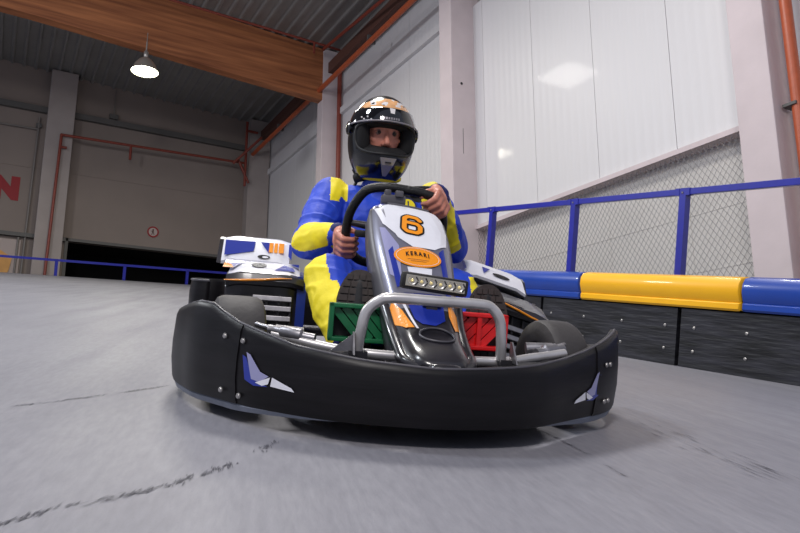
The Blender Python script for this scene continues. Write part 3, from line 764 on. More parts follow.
decal('lavender_flash', 'lav_vinyl', [(-.095, .135), (-.08, .14), (-.045, .215), (-.05, .36), (-.080, .33)], .0018)
decal('blue_stripe', 'blue_vinyl', [(.070, .225), (.088, .20), (.082, .40), (.066, .40)], .0018)
decal('blue_stripe', 'blue_vinyl', [(-.078, .24), (-.064, .22), (-.050, .37), (-.066, .38)], .0020)
decal('white_stripe', 'white_vinyl', [(-.03, .30), (.04, .30), (.03, .37), (-.025, .37)], .0018)
ell = [(.068 * math.cos(a), .042 * math.sin(a)) for a in (2 * math.pi * k / 40 for k in range(40))]
decal('oval_badge', 'orange_vinyl', rot(ell, .0, .004, .258), .0034, sub=2)
e2 = [(x * .90, y * .86) for x, y in ell]
strokes('badge_ring', 'white_vinyl', e2 + [e2[0]], .0012, .0044, .004, .258)
def badge_fn(dx, dt, arc=0): return lambda x, y: pan(.258 + dt - y * 1.5 + arc * x * x, s=.004 + dx + x, off=.0048)[0]
text_mesh('KERARI', .0150, badge_fn(0, -.012, 5.0), 'badge_text', 'black_vinyl', fair, bold=.0006, spacing=1.5)
for dt_, hw_ in ((.012, .030), (.019, .022)): strokes('badge_line', 'sign_dark', [(-hw_, 0), (hw_, 0)], .0012, .0046, .004, .258 + dt_)
# lower nose graphics
decal('orange_flash', 'orange_vinyl', [(-.092, .45), (-.084, .425), (-.062, .465), (-.040, .535), (-.062, .535), (-.084, .505)], .0022)
decal('orange_flash', 'orange_vinyl', [(.088, .46), (.066, .42), (.060, .48), (.066, .535), (.084, .515)], .0022)
decal('blue_nose_flash', 'blue_vinyl', [(-.050, .40), (.054, .40), (.046, .50), (.016, .525), (-.018, .52), (-.034, .50)], .0020)
decal('white_chevron', 'white_vinyl', [(-.064, .42), (-.056, .42), (-.030, .54), (-.036, .54)], .0024)
mb = MB(); el = []
mb.tube([pan(.572 + .034 * math.sin(a), s=.010 + .044 * math.cos(a), off=.003)[0] for a in (2 * math.pi * k / 40 for k in range(40))], .003, 6, close=True)
mb.build('nose_ring', 'grey_plastic', fair, 60)
# rounded bumper lip around the nose
mb = MB(); mb.tube([pan(.40 + (PLEN - .40) * min(1, f), sfrac=-1, off=-.004)[0] for f in (0, .3, .6, .8)] + [pan(PLEN, sfrac=u, off=.0)[0] + V((.004, 0, .006)) for u in (-.95, -.7, -.35, 0, .35, .7, .95)] + [pan(.40 + (PLEN - .40) * f, sfrac=1, off=-.004)[0] for f in (.8, .6, .3, 0)], .0160, 10, smooth=3)
mb.build('nose_edge', 'dark_gloss', fair, 60)
# top edge bracket of the fairing
mb = MB(); mb.tube([pan(.002, sfrac=u)[0] for u in (-.55, -.2, .2, .6)], .006, 8); mb.build('top_edge', 'grey_plastic', fair, 60)
mb = MB(); mb.box((-.20, -.045, .625), (.05, .075, .03), bevel=.006); mb.box((-.19, -.065, .645), (.03, .02, .02), bevel=.004); mb.box((-.18, -.03, .643), (.03, .025, .02), bevel=.004); mb.build('lap_display', 'grey_plastic', kart, 40)
# mount struts behind the panel
mb = MB()
for s in (-.07, .07): mb.tube([(-.13, s, .56), (.02, s, .30), (.12, s, .12)], .008, 8)
mb.build('fairing_strut', 'dark_metal', kart, 60)

# --- LED light bar
q, n, w = pan(.40, s=.0); LB = V((.195, .028, .369))
x_ = n; y_ = (YH + ZH * -.075).normalized(); x_ = (V((1, .06, .05)) - y_ * V((1, 0, .05)).dot(y_)).normalized(); z_ = x_.cross(y_)
LM = Matrix.Translation(LB) @ Matrix((x_, y_, z_)).transposed().to_4x4()
lb = bpy.data.objects.new('light_bar', None); 
mb = MB(); mb.box((0, 0, 0), (.030, .178, .044), bevel=.009); 
bmesh.ops.transform(mb.bm, matrix=LM, verts=mb.bm.verts); lb = mb.build('light_bar', 'rubber', kart, 40)
mb = MB(); mb.box((.0145, 0, 0), (.006, .158, .030), bevel=.002); bmesh.ops.transform(mb.bm, matrix=LM, verts=mb.bm.verts); mb.build('reflector_plate', 'led', lb)
for k in range(6):
    yy = -.0625 + k * .025
    mb = MB(); mb.lathe([(.0105, 0), (.0085, -.001), (.004, -.006), (.0005, -.006)], 16, LM @ Matrix.Translation((.0185, yy, 0)) @ Matrix.Rotation(math.pi / 2, 4, 'Y'), cap=False); mb.build('led_cup', 'chrome', lb, 60)
    mb = MB(); mb.sphere(LM @ V((.018, yy, 0)), .0045, 10); mb.build('led_lens', 'led_lens', lb, 60)
    mb = MB(); 
    for s in (-1, 1): mb.box(LM @ V((.0182, yy + .0125, s * .006)), (.002, .003, .012), LM.to_3x3() @ Matrix.Rotation(s * .6, 3, 'X'))
    mb.build('led_divider', 'dark_metal', lb)
mb = MB(); mb.box(LB - n * .02 - ZH * .034, (.02, .05, .022), bevel=.003); mb.box(LB - n * .03 - ZH * .045, (.03, .03, .02)); mb.build('mount', 'dark_metal', lb)

# --- side pods with engine covers (left one seen head on, right one mirrored and drooping outwards)
def pod(sy):
    G = lambda x, y, z: V((x, sy * (y + (0 if sy < 0 else -.065)), z))
    DR = 0 if sy < 0 else .25; YO = 0 if sy < 0 else -.065      # outward droop
    def zz(y, z): return z - DR * max(0, y - .33)
    def loft(name, secs, mats, bev=None, parent=kart, smooth=30):
        mb = MB(); mb.rings([[G(x, y, zz(y, z)) for x, y, z in sec] for sec in secs]); o = mb.build(name, mats, parent, smooth); return o
    def xs(y0, y1, prof, n=6, r=.02):
        out = []
        for i in range(n + 1):
            f = i / n; y = y0 + (y1 - y0) * f; e = min(f, 1 - f) * (y1 - y0); sh = 0 if e > r else (r - e) * .5
            out.append([(x + (-sh if x > -.6 else sh), y, z - (sh if z > .2 else 0)) for x, z in prof])
        return out
    body = loft('side_pod', xs(.315, .560 if sy < 0 else .63, [(-.42, .08), (-.415, .32), (-.43, .335), (-.92, .335), (-.95, .3), (-.95, .08)]), 'dark_gloss')
    loft('pod_bulge', xs(.30, .555 if sy < 0 else .635, [(-.44, .315), (-.385, .325), (-.370, .340), (-.378, .360), (-.41, .370), (-.47, .372 if sy < 0 else .398), (-.88, .372 if sy < 0 else .41), (-.9, .33)]), 'dark_gloss')
    tp = loft('pod_top', xs(.315, .55 if sy < 0 else .575, [(-.385, .364), (-.40, .372), (-.50, .402), (-.86, .402), (-.88, .37)]), 'white_vinyl' if sy < 0 else 'dark_gloss')
    ZC = 0 if sy < 0 else .028
    cv = loft('engine_cover', xs(.355, .592, [(-.535, .398 + ZC), (-.53, .408 + ZC), (-.60, .480), (-.625, .492), (-.84, .488), (-.88, .46), (-.9, .40)]), ['white_vinyl'])
    loft('cover_side', [[(x, y, z) for x, z in [(-.545, .39), (-.61, .475), (-.64, .487), (-.85, .483), (-.9, .39)]] for y in (.592, .608)], 'dark_gloss')
    mb = MB(); mb.prism([(-.405, .08), (-.40, .362), (-.8, .38), (-.8, .08)], Matrix.Translation((0, sy * (.320 if sy < 0 else .25) - (.0 if sy < 0 else .018), 0)) @ Matrix(((1, 0, 0, 0), (0, 0, 1, 0), (0, 1, 0, 0), (0, 0, 0, 1))), .03 if sy < 0 else .018); 
    tag(mb.build('inner_side_panel', 'blue_tank', kart), 'blue inner side panel')
    # graphics, laid on the sloped faces
    def face(name, m, poly, x0, z0, x1, z1, lift, parent):
        bm = bmesh.new(); n = V((z1 - z0, 0, -(x1 - x0))).normalized()
        if n.x < 0: n = -n
        bm.faces.new([bm.verts.new(G(x0 + (x1 - x0) * v, y, zz(y, z0 + (z1 - z0) * v)) + n * lift) for y, v in poly])
        bmesh.ops.triangulate(bm, faces=bm.faces); me = bpy.data.meshes.new(name); bm.to_mesh(me); bm.free(); link(name, me, m, parent)
    a = (-.53, .408 + ZC, -.60, .480)
    if sy < 0: face('blue_graphic', 'blue_vinyl', [(.582, .12), (.585, .9), (.480, .92), (.483, .42), (.545, .22)], *a, .003, cv)
    face('blue_graphic', 'blue_vinyl', [(.462, .92), (.43, .92), (.428, .35)], *a, .003, cv)
    face('blue_graphic', 'blue_vinyl', [(.348, .1), (.36, .3), (.36, .9), (.348, .9)], *a, .003, cv)
    for (y0, y1) in ((.378, .396), (.400, .412), (.416, .430)) if sy < 0 else ():
        face('orange_graphic', 'orange_vinyl', [(y0, .42), (y1, .42), (y1, .92), (y0, .92)], *a, .0035, cv)
    face('logo_ellipse', 'black_vinyl', [((.445 if sy < 0 else .50) + (.022 if sy < 0 else .034) * math.cos(q), (.16 if sy < 0 else .55) + (.10 if sy < 0 else .16) * math.sin(q)) for q in (2 * math.pi * k / 24 for k in range(24))], *a, .004, cv)
    if sy < 0: face('logo_ellipse', 'white_vinyl', [(.440 + .011 * math.cos(q), .14 + .05 * math.sin(q)) for q in (2 * math.pi * k / 24 for k in range(24))], *a, .005, cv)
    b = (-.40, .372, -.50, .402)
    if sy > 0: b = (-.40, .36, -.50, .39)
    if sy < 0:
      face('lavender_graphic', 'lav_vinyl', [(.57, .05), (.57, .95), (.50, .95), (.54, .05)], *b, .002, tp)
      face('blue_graphic', 'blue_vinyl', [(.40, .1), (.33, .1), (.34, .5), (.37, .8)], *b, .002, tp)
      face('blue_graphic', 'blue_vinyl', [(.355, .95), (.32, .95), (.32, .6)], *b, .002, tp)
      face('orange_graphic', 'orange_vinyl', [(.57, .05), (.57, .6), (.545, .4), (.535, .05)], *b, .003, tp)
      face('logo_ellipse', 'black_vinyl', [(.455 + .026 * math.cos(q), .55 + .26 * math.sin(q)) for q in (2 * math.pi * k / 24 for k in range(24))], *b, .003, tp)
    c = (-.370, .340, -.378, .360)
    mb = MB(); mb.tube([G(-.368, y, zz(y, z)) for y, z in (((.56, .334), (.50, .337), (.44, .342), (.38, .350), (.34, .353)) if sy < 0 else ((.61, .335), (.56, .340), (.51, .350), (.46, .358), (.42, .360)))], [.0015, .004, .004, .003, .001], 6); mb.build('orange_stripe', 'orange_vinyl', body, 60)
    # louvres
    for k in range(6):
        z = .115 + k * .033
        mb = MB(); yl = .40 if sy < 0 else .52; mb.box(G(-.408, yl, zz(yl, z)), (.022, .13, .017), Matrix.Rotation(-sy * DR, 3, 'X') @ Matrix.Rotation(-.25, 3, 'Y'), bevel=.002); mb.build('louvre', 'steel', body)
    for y in ((.335, .375, .415) if sy < 0 else (.46, .50, .54)):
        mb = MB(); mb.boxx(G(-.415, y, .09), G(-.400, y + .006, .295)); mb.build('louvre_post', 'dark_metal', body)
pod(-1); pod(1)
# --- seat
secs = []
for x, z, w, dd in ((-.42, .10, .17, .03), (-.60, .075, .19, .05), (-.80, .09, .19, .07), (-.92, .20, .195, .08), (-.97, .36, .19, .075), (-1.00, .50, .175, .05), (-1.01, .54, .14, .02)):
    row = []
    for k in range(13):
        u = -1 + 2 * k / 12; up = (abs(u) ** 3) * (.20 if x > -.9 else .03); bk = (abs(u) ** 3) * (.14 if x < -.85 else 0)
        row.append(V((x + bk, u * w, z + up)))
    secs.append(row)
mb = MB(); mb.rings(secs, wrap=False, cap=False); so = mb.build('seat', 'rubber', kart, 60); md = so.modifiers.new('s', 'SOLIDIFY'); md.thickness = .006
# --- steering wheel
WC = V((-.275, -.022, .540)); tl = math.radians(28)
wn = V((-math.cos(tl), 0, math.sin(tl)))          # towards the driver
wu = V((math.sin(tl), 0, math.cos(tl)))           # up in the wheel plane
wr = V((0, 1, 0)); wang = math.radians(4)
def WP(a, b, c=0): return WC + wr * (a * math.cos(wang) + b * math.sin(wang)) + wu * (b * math.cos(wang) - a * math.sin(wang)) + wn * c
rimpts = [(-.150, -.06), (-.156, .01), (-.145, .065), (-.115, .118), (-.06, .138), (.0, .140), (.06, .138), (.115, .122), (.145, .07), (.156, .01), (.150, -.06), (.11, -.12), (.05, -.135), (-.05, -.135), (-.11, -.12)]
mb = MB(); mb.tube([WP(a, b) for a, b in rimpts], .0150, 12, close=True, smooth=5); sw = mb.build('steering_wheel', 'grip', kart, 60)
mb = MB()
for a, b in ((-.145, 0), (.145, 0), (0, -.13)): mb.tube([WP(0, 0, -.01), WP(a * .5, b * .5, -.006), WP(a, b)], [.02, .014, .010], 8)
mb.lathe([(.045, -.02), (.045, .006), (.03, .012)], 20, Matrix.Translation(WC) @ wn.to_track_quat('Z', 'Y').to_matrix().to_4x4()); mb.build('spokes', 'dark_metal', sw, 50)
mb = MB(); mb.box(WP(-.105, -.02, -.03), (.03, .05, .022), bevel=.006); mb.build('thumb_switch', 'rubber', sw, 40)
mb = MB(); mb.tube([WC - wn * .02, (.02, 0, .13)], .012, 10); mb.build('steering_column', 'dark_metal', kart, 60)
# ================================================================== DRIVER (kart coordinates)
drv = thing('person', 'person seated in the kart in a black helmet and blue and yellow racing suit', 'person', KM)
SH = {-1: V((-.80, -.215, .690)), 1: V((-.80, .190, .710))}
EL = {-1: V((-.56, -.290, .490)), 1: V((-.54, .225, .520))}
WRI = {}
HEAD = V((-.735, -.040, .922))
# --- hands
def hand(mb, sgn, a, b, ta):
    """grip at wheel coordinate (a, b); ta = rim tangent direction in wheel plane"""
    P = WP(a, b); t = (WP(a + ta[0], b + ta[1]) - P).normalized(); n = -wn; o = t.cross(n)
    if o.dot(P - WC) < 0: o = -o
    W = P + o * .022 + wn * .084 - t * .010; WRI[sgn] = W
    Ks = []
    for i in range(4):
        sp = (i - 1.5); ln = (.92, 1.0, .97, .80)[i]
        off = t * (.0205 * sp)
        K = P + off + o * .029 + wn * .008
        J1 = P + off * 1.02 + o * (.012) - wn * .030 * ln
        J2 = P + off * .98 - o * (.018) - wn * .028 * ln
        J3 = P + off * .94 - o * .034 * ln - wn * .008
        Ks.append(K)
        mb.capsule(K, J1, .0115, .0103); mb.capsule(J1, J2, .0103, .0095); mb.capsule(J2, J3, .0095, .0078)
    for K in Ks: mb.capsule(W + (K - W) * .12, K, .019, .0128)
    for i in range(3): mb.capsule(Ks[i], Ks[i + 1], .0125, .0125)
    mb.capsule(W, (Ks[0] + Ks[3]) / 2 + wn * .012, .022, .017)
    T0 = P - t * .026 + o * .030 + wn * .040; T0 = P - t * .030 + o * .022 + wn * .034
    mb.capsule(W, T0, .018, .0135); T1 = P - t * .048 - o * .004 + wn * .016; T2 = P - t * .052 - o * .022 - wn * .006
    mb.capsule(T0, T1, .0130, .0112); mb.capsule(T1, T2, .0112, .0088)
    return W
bodym = MB()
W1 = hand(bodym, -1, -.146, -.080, (.1, -1)); W2 = hand(bodym, 1, .112, .104, (.65, -.75))
for s in (-1, 1):
    bodym.capsule(EL[s], WRI[s], .034, .021); bodym.capsule(SH[s], EL[s], .045, .036)
bodym.capsule((-.74, 0, .24), (-.80, 0, .60), .10, .11); bodym.capsule((-.80, -.15, .66), (-.80, .15, .665), .05, .05)
bodym.capsule((-.79, 0, .68), HEAD + V((-.01, 0, -.06)), .055, .055)
KN = {-1: V((-.30, -.222, .366)), 1: V((-.30, .200, .350))}
AN = {-1: V((-.075, -.165, .165)), 1: V((-.075, .225, .165))}
HP = {-1: V((-.70, -.10, .225)), 1: V((-.70, .10, .225))}
for s in (-1, 1):
    bodym.capsule(HP[s], KN[s], .07, .05); bodym.capsule(KN[s], AN[s], .05, .036)
# head with a face looking at the camera, chin slightly down
HR = Matrix.Translation(HEAD) @ Matrix.Rotation(math.radians(6), 4, 'Z') @ Matrix.Rotation(math.radians(4), 4, 'Y')
def hc(x, y, z): return HR @ V((x, y, z))
def ell(mb, c, r):
    g = bmesh.ops.create_uvsphere(mb.bm, u_segments=20, v_segments=14, radius=1)
    bmesh.ops.transform(mb.bm, matrix=HR @ Matrix.Translation(c) @ Matrix.Diagonal((*r, 1)), verts=g['verts'])
ell(bodym, (-.005, 0, .02), (.098, .076, .105)); ell(bodym, (.02, 0, -.05), (.070, .060, .060)); ell(bodym, (.045, 0, -.085), (.032, .030, .025))
ell(bodym, (.052, 0, -.012), (.042, .058, .055))
bodym.capsule(hc(.088, 0, .020), hc(.108, 0, -.024), .007, .0115); bodym.capsule(hc(.098, -.012, -.028), hc(.098, .012, -.028), .008, .008)   # nose
for s in (-1, 1):
    bodym.capsule(hc(.084, s * .014, .034), hc(.070, s * .046, .036), .008, .007)     # brow ridge
    bodym.capsule(hc(.070, s * .040, -.012), hc(.060, s * .052, -.005), .014, .012)   # cheekbone
    bodym.capsule(hc(-.01, s * .076, .015), hc(-.012, s * .078, -.015), .012, .010)   # ear
bodym.capsule(hc(.082, -.020, -.056), hc(.082, .020, -.056), .007, .007); bodym.capsule(hc(.088, -.008, -.058), hc(.088, .008, -.058), .0075, .0075)
me = fused(bodym, .0034, 3)
body = link('body', me, ['skin', 'lip', 'brow'], drv, 180)
HI = HR.inverted()
for p in me.polygons:
    c = HI @ p.center
    if abs(c.y) < .024 - abs(c.z + .057) * 1.2 and -.068 < c.z < -.047 and c.x > .07: p.material_index = 1
    elif .036 < c.z < .047 and .010 < abs(c.y) < .048 and c.x > .055: p.material_index = 2
    elif c.length < .16 and (c.z > .075 and c.x < .09 or c.x < -.03 and c.z > -.05): p.material_index = 2
for s in (-1, 1):
    mb = MB(); mb.sphere(hc(.0785, s * .029, .017), .0122, 16); e = mb.build('eye', 'eye_white', body, 60)
    mb = MB(); mb.sphere(hc(.0868, s * .029, .016), .0070, 12); mb.build('iris', 'iris', e, 60)
    mb = MB(); mb.tube([hc(.0835 - .003 * q * q, s * (.029 + .015 * q), .0175 + .0055 * (1 - q * q)) for q in (-1, -.5, 0, .5, 1)], .0042, 6); mb.build('upper_eyelid', 'skin', body, 60)
# --- racing suit: one fused garment with coloured panels
sm = MB()
sm.capsule((-.74, -.06, .235), (-.74, .06, .235), .125, .125); sm.capsule((-.745, -.05, .30), (-.79, -.08, .60), .118, .125); sm.capsule((-.745, .05, .30), (-.79, .06, .605), .118, .125)
sm.capsule((-.80, -.17, .660), (-.80, .15, .68), .082, .082); sm.capsule((-.79, -.02, .69), (-.775, -.03, .780), .090, .060)
for s in (-1, 1):
    sm.capsule(SH[s] + V((0, s * .0, 0)), SH[s].lerp(EL[s], .5) + V((0, 0, -.005)), .076, .072); sm.capsule(SH[s].lerp(EL[s], .5), EL[s], .070, .064)
    w = WRI[s].lerp(EL[s], .10); sm.capsule(EL[s], EL[s].lerp(w, .55) + V((0, 0, -.008)), .064, .053); sm.capsule(EL[s].lerp(w, .5), w, .053, .034)
    sm.capsule(HP[s], HP[s].lerp(KN[s], .5) + V((0, 0, .01)), .105, .092); sm.capsule(HP[s].lerp(KN[s], .5), KN[s], .092, .078)
    sm.capsule(KN[s], KN[s].lerp(AN[s], .5) + V((0, s * .008, .0)), .080, .070); sm.capsule(KN[s].lerp(AN[s], .5), AN[s] + V((-.01, 0, .02)), .070, .056)
me = fused(sm, .0046, 5)
NV = [(v.co.copy(), v.normal.copy()) for v in me.vertices]
NC = []
for p, n in NV:      # soft folds
    near = min((p - EL[s]).length for s in (-1, 1)); nk = min((p - KN[s]).length for s in (-1, 1))
    amp = .0048 + .006 * max(0, 1 - near / .14)
    w = noise.noise(V((p.x * 10, p.y * 10, p.z * 15))) + .25 * noise.noise(V((p.x * 26, p.y * 22, p.z * 34 + 5)))
    r = 1 - abs(noise.noise(V((p.x * 9 + 3, p.y * 9, p.z * 13)))) * 4
    NC.extend(p + n * (amp * w + .005 * max(0, r)))
me.vertices.foreach_set('co', NC); me.update()
suit = link('racing_suit', me, ['suit_blue', 'suit_yellow', 'suit_black', 'suit_navy'], drv, 180)
def seg(p, a, b):
    d = b - a; t = (p - a).dot(d) / d.length_squared; return t, (p - (a + d * max(0, min(1, t)))).length
for pg in me.polygons:
    p = pg.center; mi = 0; best = None
    s = -1 if p.y < 0 else 1
    tu, du = seg(p, SH[s], EL[s]); tf, df = seg(p, EL[s], WRI[s]); tt, dt = seg(p, HP[s], KN[s]); ts, ds = seg(p, KN[s], AN[s])
    m_ = min(du, df, dt, ds)
    if m_ == df and df < .085 and tf > -.1:
        if s < 0:
            dz = p.z - EL[s].lerp(WRI[s], max(0, min(1, tf))).z
            if abs((tf - .42) / .52) ** 2.6 + abs((dz - .012) / .060) ** 2.6 < 1: mi = 1
        else:
            dd = (p.y - (EL[s].lerp(WRI[s], max(0, min(1, tf)))).y)
            if .12 < tf < .82 and dd < .040 and p.x > -.62: mi = 1
            if tf > .84: mi = 3
    elif m_ in (ds, dt) and m_ < .13 and (ts > -.15 or tt > .72):
        side = p.y - KN[s].y if ts < .3 else p.y - KN[s].lerp(AN[s], min(1, max(0, ts))).y
        out = side * s
        lim = .016 - .06 * max(0, min(1, ts)) if s < 0 else .02
        if s < 0:
            if out > lim: mi = 1
            pass
        else:
            if out > .030 and p.z < KN[s].z + .055 and p.z > KN[s].z - .10: mi = 1
        if ts > 1.0: mi = 3
    elif p.z > .60:
        n = pg.normal; ay = abs(p.y)
        if (.135 < p.y < .205 or -.225 < p.y < -.155) and n.z > .15 and p.z > .66 and p.x > -.84: mi = 1
        if abs(p.y + .02) < .10 and p.z > .765: mi = 1
        if s > 0 and .06 < p.y < .135 and p.z > .69 and p.x > -.80: mi = 2
    if p.z < .60 and abs(p.y) < .045 and p.x > -.70 and p.z > .35: mi = 3
    pg.material_index = mi
# chest badge and cuffs, shoulder strap edge
mb = MB(); bc = V((-.672, .075, .665)); bm_ = Matrix.Translation(bc) @ V((1, .15, .45)).normalized().to_track_quat('Z', 'Y').to_matrix().to_4x4()
mb.lathe([(.036, 0), (.036, .004), (.0005, .006)], 24, bm_); bg = mb.build('chest_badge', 'suit_navy', suit, 40)
mb = MB(); mb.lathe([(.028, .004), (.028, .0065), (.0005, .008)], 24, bm_); mb.build('badge_patch', 'suit_yellow', bg, 40)
mb = MB(); mb.box(bm_ @ V((0, 0, .0085)), (.004, .034, .005), bm_.to_3x3()); mb.build('badge_mark', 'suit_navy', bg)
for s in (-1, 1):
    d = (WRI[s] - EL[s]).normalized(); c = WRI[s] - d * .022
    mb = MB(); mb.capsule(c - d * .012, c + d * .010, .0335, .031, 20); mb.build('cuff', 'suit_navy', suit, 60)
mb = MB(); mb.tube([V((-.775 + .072 * math.cos(a), -.028 + .072 * math.sin(a), .782 - .016 * math.cos(a))) for a in (2 * math.pi * k / 28 for k in range(28))], .013, 8, close=True); mb.build('collar', 'suit_yellow', suit, 60)
mb = MB(); mb.tube([(-.705, .085, .735), (-.71, .13, .74), (-.74, .18, .75)], [.012, .014, .012], 8); mb.build('shoulder_strap', 'suit_black', suit, 60)
mb = MB(); mb.tube([(-.755, -.10, .775), (-.77, -.13, .765)], [.02, .018], 8); mb.build('shoulder_strap', 'suit_black', suit, 60)
# belt webbing around the lap
mb = MB(); mb.tube([(-.60, -.14, .30), (-.58, 0, .315), (-.60, .14, .30)], .018, 8, smooth=4); mb.build('belt', 'suit_black', suit, 60)
# --- shoes with big treaded soles facing forward
def shoe(s, base, yaw, lean):
    A = Matrix.Translation(base) @ Matrix.Rotation(yaw, 4, 'Z') @ Matrix.Rotation(-lean, 4, 'Y')   # local x = sole normal, z = towards the toe, y = across
    outl = []
    for k in range(36):
        a = 2 * math.pi * k / 36; z = .135 * math.sin(a); w = .052 if z > .0 else .040; w = .053 + .014 * max(0, min(1, (z + .05) / .1)); outl.append((w * math.copysign(abs(math.cos(a)) ** .85, math.cos(a)), z + .135))
    up = MB(); up.capsule(A @ V((-.045, 0, .045)), A @ V((-.035, 0, .2)), .043, .040); up.capsule(A @ V((-.035, 0, .12)), A @ V((-.026, 0, .228)), .044, .034); up.capsule(A @ V((-.05, 0, .05)), A @ V((-.115, 0, .075)), .044, .048)
    me_ = fused(up, .005, 4); sh = link('shoe', me_, ['shoe'], drv, 180)
    fr = Matrix(((0, 0, 1, 0), (1, 0, 0, 0), (0, 1, 0, 0), (0, 0, 0, 1)))     # prism (y,z) outline extruded along x
    mb = MB(); mb.prism(outl, A @ fr @ Matrix.Translation((0, 0, -.018)), .020)
    es = [e for e in mb.bm.edges if abs((e.verts[0].co - e.verts[1].co).length) < .05]
    so_ = mb.build('sole', 'sole', sh, 50)
    mb = MB(); z = .022
    while z < .255:
        wz = .053 + .014 * max(0, min(1, ((z - .135) + .05) / .1)); q = math.sqrt(max(0, 1 - ((z - .135) / .135) ** 2)) ** .85; hw = wz * q - .004
        if hw > .01:
            nn = 4 if hw > .03 else 3
            for i in range(nn):
                y0 = -hw + 2 * hw * i / nn; y1 = y0 + 2 * hw / nn - .003
                mb.box(A @ V((.0035, (y0 + y1) / 2, z)), (.005, y1 - y0, .0165), A.to_3x3(), bevel=.001)
        z += .0205
    mb.build('tread', 'sole', so_)
shoe(-1, V((.028, -.150, .128)), math.radians(-6), math.radians(8))
shoe(1, V((.028, .235, .115)), math.radians(8), math.radians(8))
# --- helmet: shell with a face opening, raised visor, chin bar vent, lining
hel = bpy.data.objects.new('helmet', None); COL.objects.link(hel); hel.parent = drv; hel.matrix_local = HR @ Matrix.Translation((-.004, 0, .012)) @ Matrix.Diagonal((1, 1, 1, 1))
def hs(az, el, k=1.0):
    """helmet surface: az 0 = front, el elevation"""
    ce = math.cos(el); se = math.sin(el)
    x = .150 * ce * math.cos(az); y = .129 * ce * math.sin(az); z = .158 * se if se > 0 else .200 * se
    if se < 0: x += .012 * (-se) * (1 if math.cos(az) > 0 else -1); sc2 = 1 + .05 * (-se); y *= sc2
    if math.cos(az) > 0: x += .020 * math.cos(az) ** 3 * math.exp(-((el + .60) / .28) ** 2)     # chin bar juts forward
    return V((x, y, z)) * k
def opening(az, el):      # rounded opening, returns signed distance-like value
    u = az / 1.08; v = (el + .05) / .29 if el > -.05 else (el + .05) / .37
    return (abs(u) ** 3.2 + abs(v) ** 3.0) - 1
NA, NE = 144, 90
bm = bmesh.new(); grid = {}
e0, e1 = -1.02, math.pi / 2
for j in range(NE + 1):
    el = e0 + (e1 - e0) * j / NE
    for i in range(NA):
        az = -math.pi + 2 * math.pi * i / NA
        o_ = opening(az, el)
        grid[i, j] = (bm.verts.new(hs(az, el)), o_, az, el)
for j in range(NE):
    for i in range(NA):
        q = [grid[i, j], grid[(i + 1) % NA, j], grid[(i + 1) % NA, j + 1], grid[i, j + 1]]
        if sum(1 for g_ in q if g_[1] < 0) >= 3: continue
        az = (q[0][2] + 2 * math.pi / NA / 2); el = (q[0][3] + q[2][3]) / 2
        f = bm.faces.new([g_[0] for g_ in q]); mi = 0
        # peach band over the forehead with white flames
        lo = .58 - .05 * az * az; hi = 1.02 - .14 * az * az
        if abs(az) < 1.35 and lo < el < hi:
            mi = 1
            if noise.noise(V((az * 3.2, el * 6, 2))) > .10 and el > .70: mi = 2
            if noise.noise(V((az * 3.5, el * 9, 9))) > .42: mi = 0
        if el < -.15 and 1.35 < abs(az) < 2.2 and noise.noise(V((az * 3, el * 5, 4))) > .1: mi = 3
        f.material_index = mi
bmesh.ops.remove_doubles(bm, verts=bm.verts, dist=.0004)
me = bpy.data.meshes.new('shell'); bm.to_mesh(me); bm.free()
M['helmet_blue'] = mat('helmet_blue', rgb(20, 30, 90), .15, coat=.8)
shell = link('shell', me, ['helmet_shell', 'helmet_peach', 'helmet_white', 'helmet_blue'], hel, 180)
md = shell.modifiers.new('s', 'SOLIDIFY'); md.thickness = .010; md.offset = -1
# inner lining (cheek pads) and opening edge
def oc(a, k=1.0, grow=1.0):
    c, s2 = math.cos(a), math.sin(a); u = math.copysign(abs(c) ** (2 / 3.2), c) * 1.08 * grow; v = math.copysign(abs(s2) ** (2 / 3.0), s2) * (.29 if s2 > 0 else .37) * grow - .05
    return hs(u, v, k)
mb = MB(); mb.tube([oc(2 * math.pi * k / 72, 1.0, 1.02) for k in range(72)], .0055, 8, close=True); mb.build('opening_seal', 'rubber', hel, 60)
mb = MB(); rr = []
for g_, k in ((1.0, .965), (.96, .90), (.91, .80), (.90, .66)):
    rr.append([oc(2 * math.pi * q / 72, k, g_) for q in range(72)])
rr = [[V((p.x, p.y * (1 - .0 * i), p.z)) for p in r_] for i, r_ in enumerate(rr)]
mb.rings(rr, cap=False); mb.build('lining', 'helmet_pad', hel, 60)
for s in (-1, 1):
    mb = MB(); mb.capsule((.070, s * .088, .045), (.068, s * .084, -.055), .023, .028); mb.build('cheek_pad', 'helmet_pad', hel, 60)
# raised visor
rr = []
for j in range(13):
    el = .24 + .36 * j / 12
    rr.append([hs(-1.45 + 2.9 * i / 40, el + .10 * (1 - math.cos((-1.45 + 2.9 * i / 40))) * -.9, 1.05 + .02 * (1 - j / 12)) for i in range(41)])
mb = MB(); mb.rings(rr, wrap=False, cap=False); vi = mb.build('visor', 'visor', hel, 180); md = vi.modifiers.new('s', 'SOLIDIFY'); md.thickness = .0025
mb = MB(); mb.tube(rr[0], .0032, 6); mb.build('visor_edge', 'helmet_grey', vi, 60)
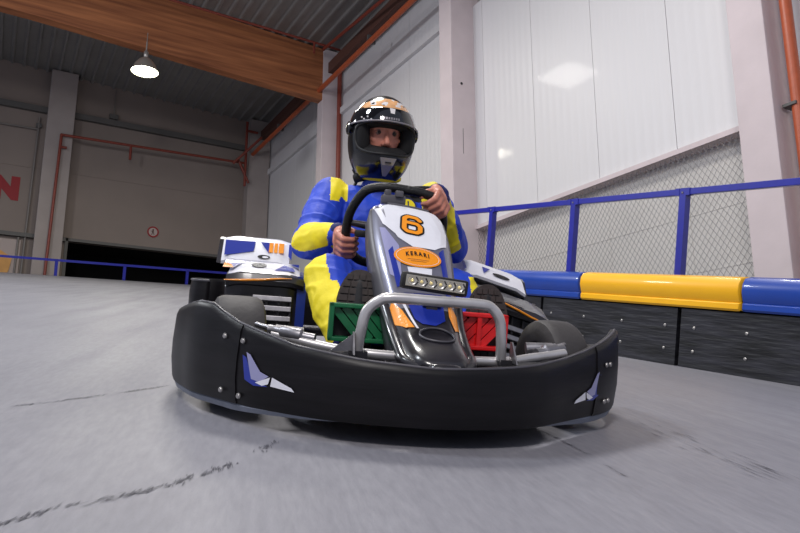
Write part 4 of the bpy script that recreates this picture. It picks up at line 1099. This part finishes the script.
# tinted top strip lettering on the visor
def vf(x, y):
    az = x / .145; el = .305 + y / .15; return hs(az, el + .10 * (1 - math.cos(az)) * -.9, 1.072)
mb = MB()
for k in range(7): x0_ = -.034 + k * .0105; mb.quadface([vf(x0_, -.004), vf(x0_ + .007, -.004), vf(x0_ + .007, .004), vf(x0_, .004)])
mb.build('visor_lettering', 'helmet_grey', vi)
mb = MB(); 
for dx, dy in ((-.115, .26), (-.10, .31), (-.082, .25), (-.128, .30)):
    p = hs(dx / .145, dy, 1.072); mb.sphere(p, .0035, 8)
mb.build('visor_marks', 'helmet_white', vi)
mb = MB(); mb.quadface([hs(a_, e_, 1.064) for a_, e_ in ((-.02, .44), (.10, .43), (.14, .57), (-.05, .58))]); mb.build('visor_sticker', 'helmet_white', vi)
for s in (-1, 1):
    m_ = Matrix.Translation(hs(s * 1.45, .10, 1.0)) @ V((.1, s, 0)).normalized().to_track_quat('Z', 'Y').to_matrix().to_4x4()
    mb = MB(); mb.lathe([(.026, -.004), (.026, .010), (.018, .014), (.0005, .015)], 20, m_); mb.build('visor_pivot', 'helmet_shell', hel, 40)
# chin vent
mb = MB(); pts = [hs(a_, e_, 1.012) for a_, e_ in ((-.26, -.50), (.26, -.50), (.20, -.66), (.07, -.92), (-.07, -.92), (-.20, -.66))]; pts2 = [p + V((.016, 0, 0)) for p in pts]
mb.rings([pts, pts2]); mb.build('chin_vent', 'helmet_grey', hel)
mb = MB(); mb.box(hs(0, -.60, 1.012) + V((.012, 0, 0)), (.006, .022, .005)); mb.build('vent_slot', 'rubber', hel)
# chin strap end
mb = MB(); mb.tube([hs(-1.9, -.75, .99), hs(-1.8, -1.0, 1.02), hs(-1.75, -1.0, 1.02) + V((0, -.02, -.05))], .007, 6); mb.build('strap', 'rubber', hel, 60)

# ================================================================== LIGHT
wd = bpy.data.worlds.new('world'); sc.world = wd; wd.use_nodes = True
wd.node_tree.nodes['Background'].inputs[0].default_value = (.74, .80, 1, 1); wd.node_tree.nodes['Background'].inputs[1].default_value = .42
def area(name, loc, target, size, power, col=(1, 1, 1), sy=None):
    l = bpy.data.lights.new(name, 'AREA'); l.energy = power; l.size = size; l.color = col
    if sy: l.shape = 'RECTANGLE'; l.size_y = sy
    o = bpy.data.objects.new(name, l); COL.objects.link(o); o.location = loc
    o.rotation_euler = (V(target) - V(loc)).to_track_quat('-Z', 'Y').to_euler(); return o
area('hall_area_light', (1.5, 4.5, 7.2), (1.5, 4.5, 0), 1.2, 280, (1, .97, .93))
area('hall_area_light', (-3.5, 3, 7.2), (-1, 3, 0), 1.2, 240, (.86, .92, 1))
area('hall_area_light', (-4.5, 9.5, 7.0), (-1.5, 9, 1), 1.0, 330, (.93, .96, 1))  # unseen light added to brighten the far left of the ramp
area('hall_area_light', (2.6, 9.5, 7.0), (2.6, 9.5, 0), .9, 90, (1, .95, .88))
area('hall_area_light', (-2, -2.5, 5), (1.2, 2.2, .5), 1.2, 260, (1, .95, .92))  # unseen fill behind the camera, added to light the kart and near floor
area('hall_area_light', (1.92, 12.6, 6.5), (1.92, 12.6, 0), .5, 60, (1, .95, .75))
sc.view_settings.view_transform = 'Standard'; sc.view_settings.look = 'None'; sc.view_settings.exposure = -0.08; sc.view_settings.gamma = 1.0
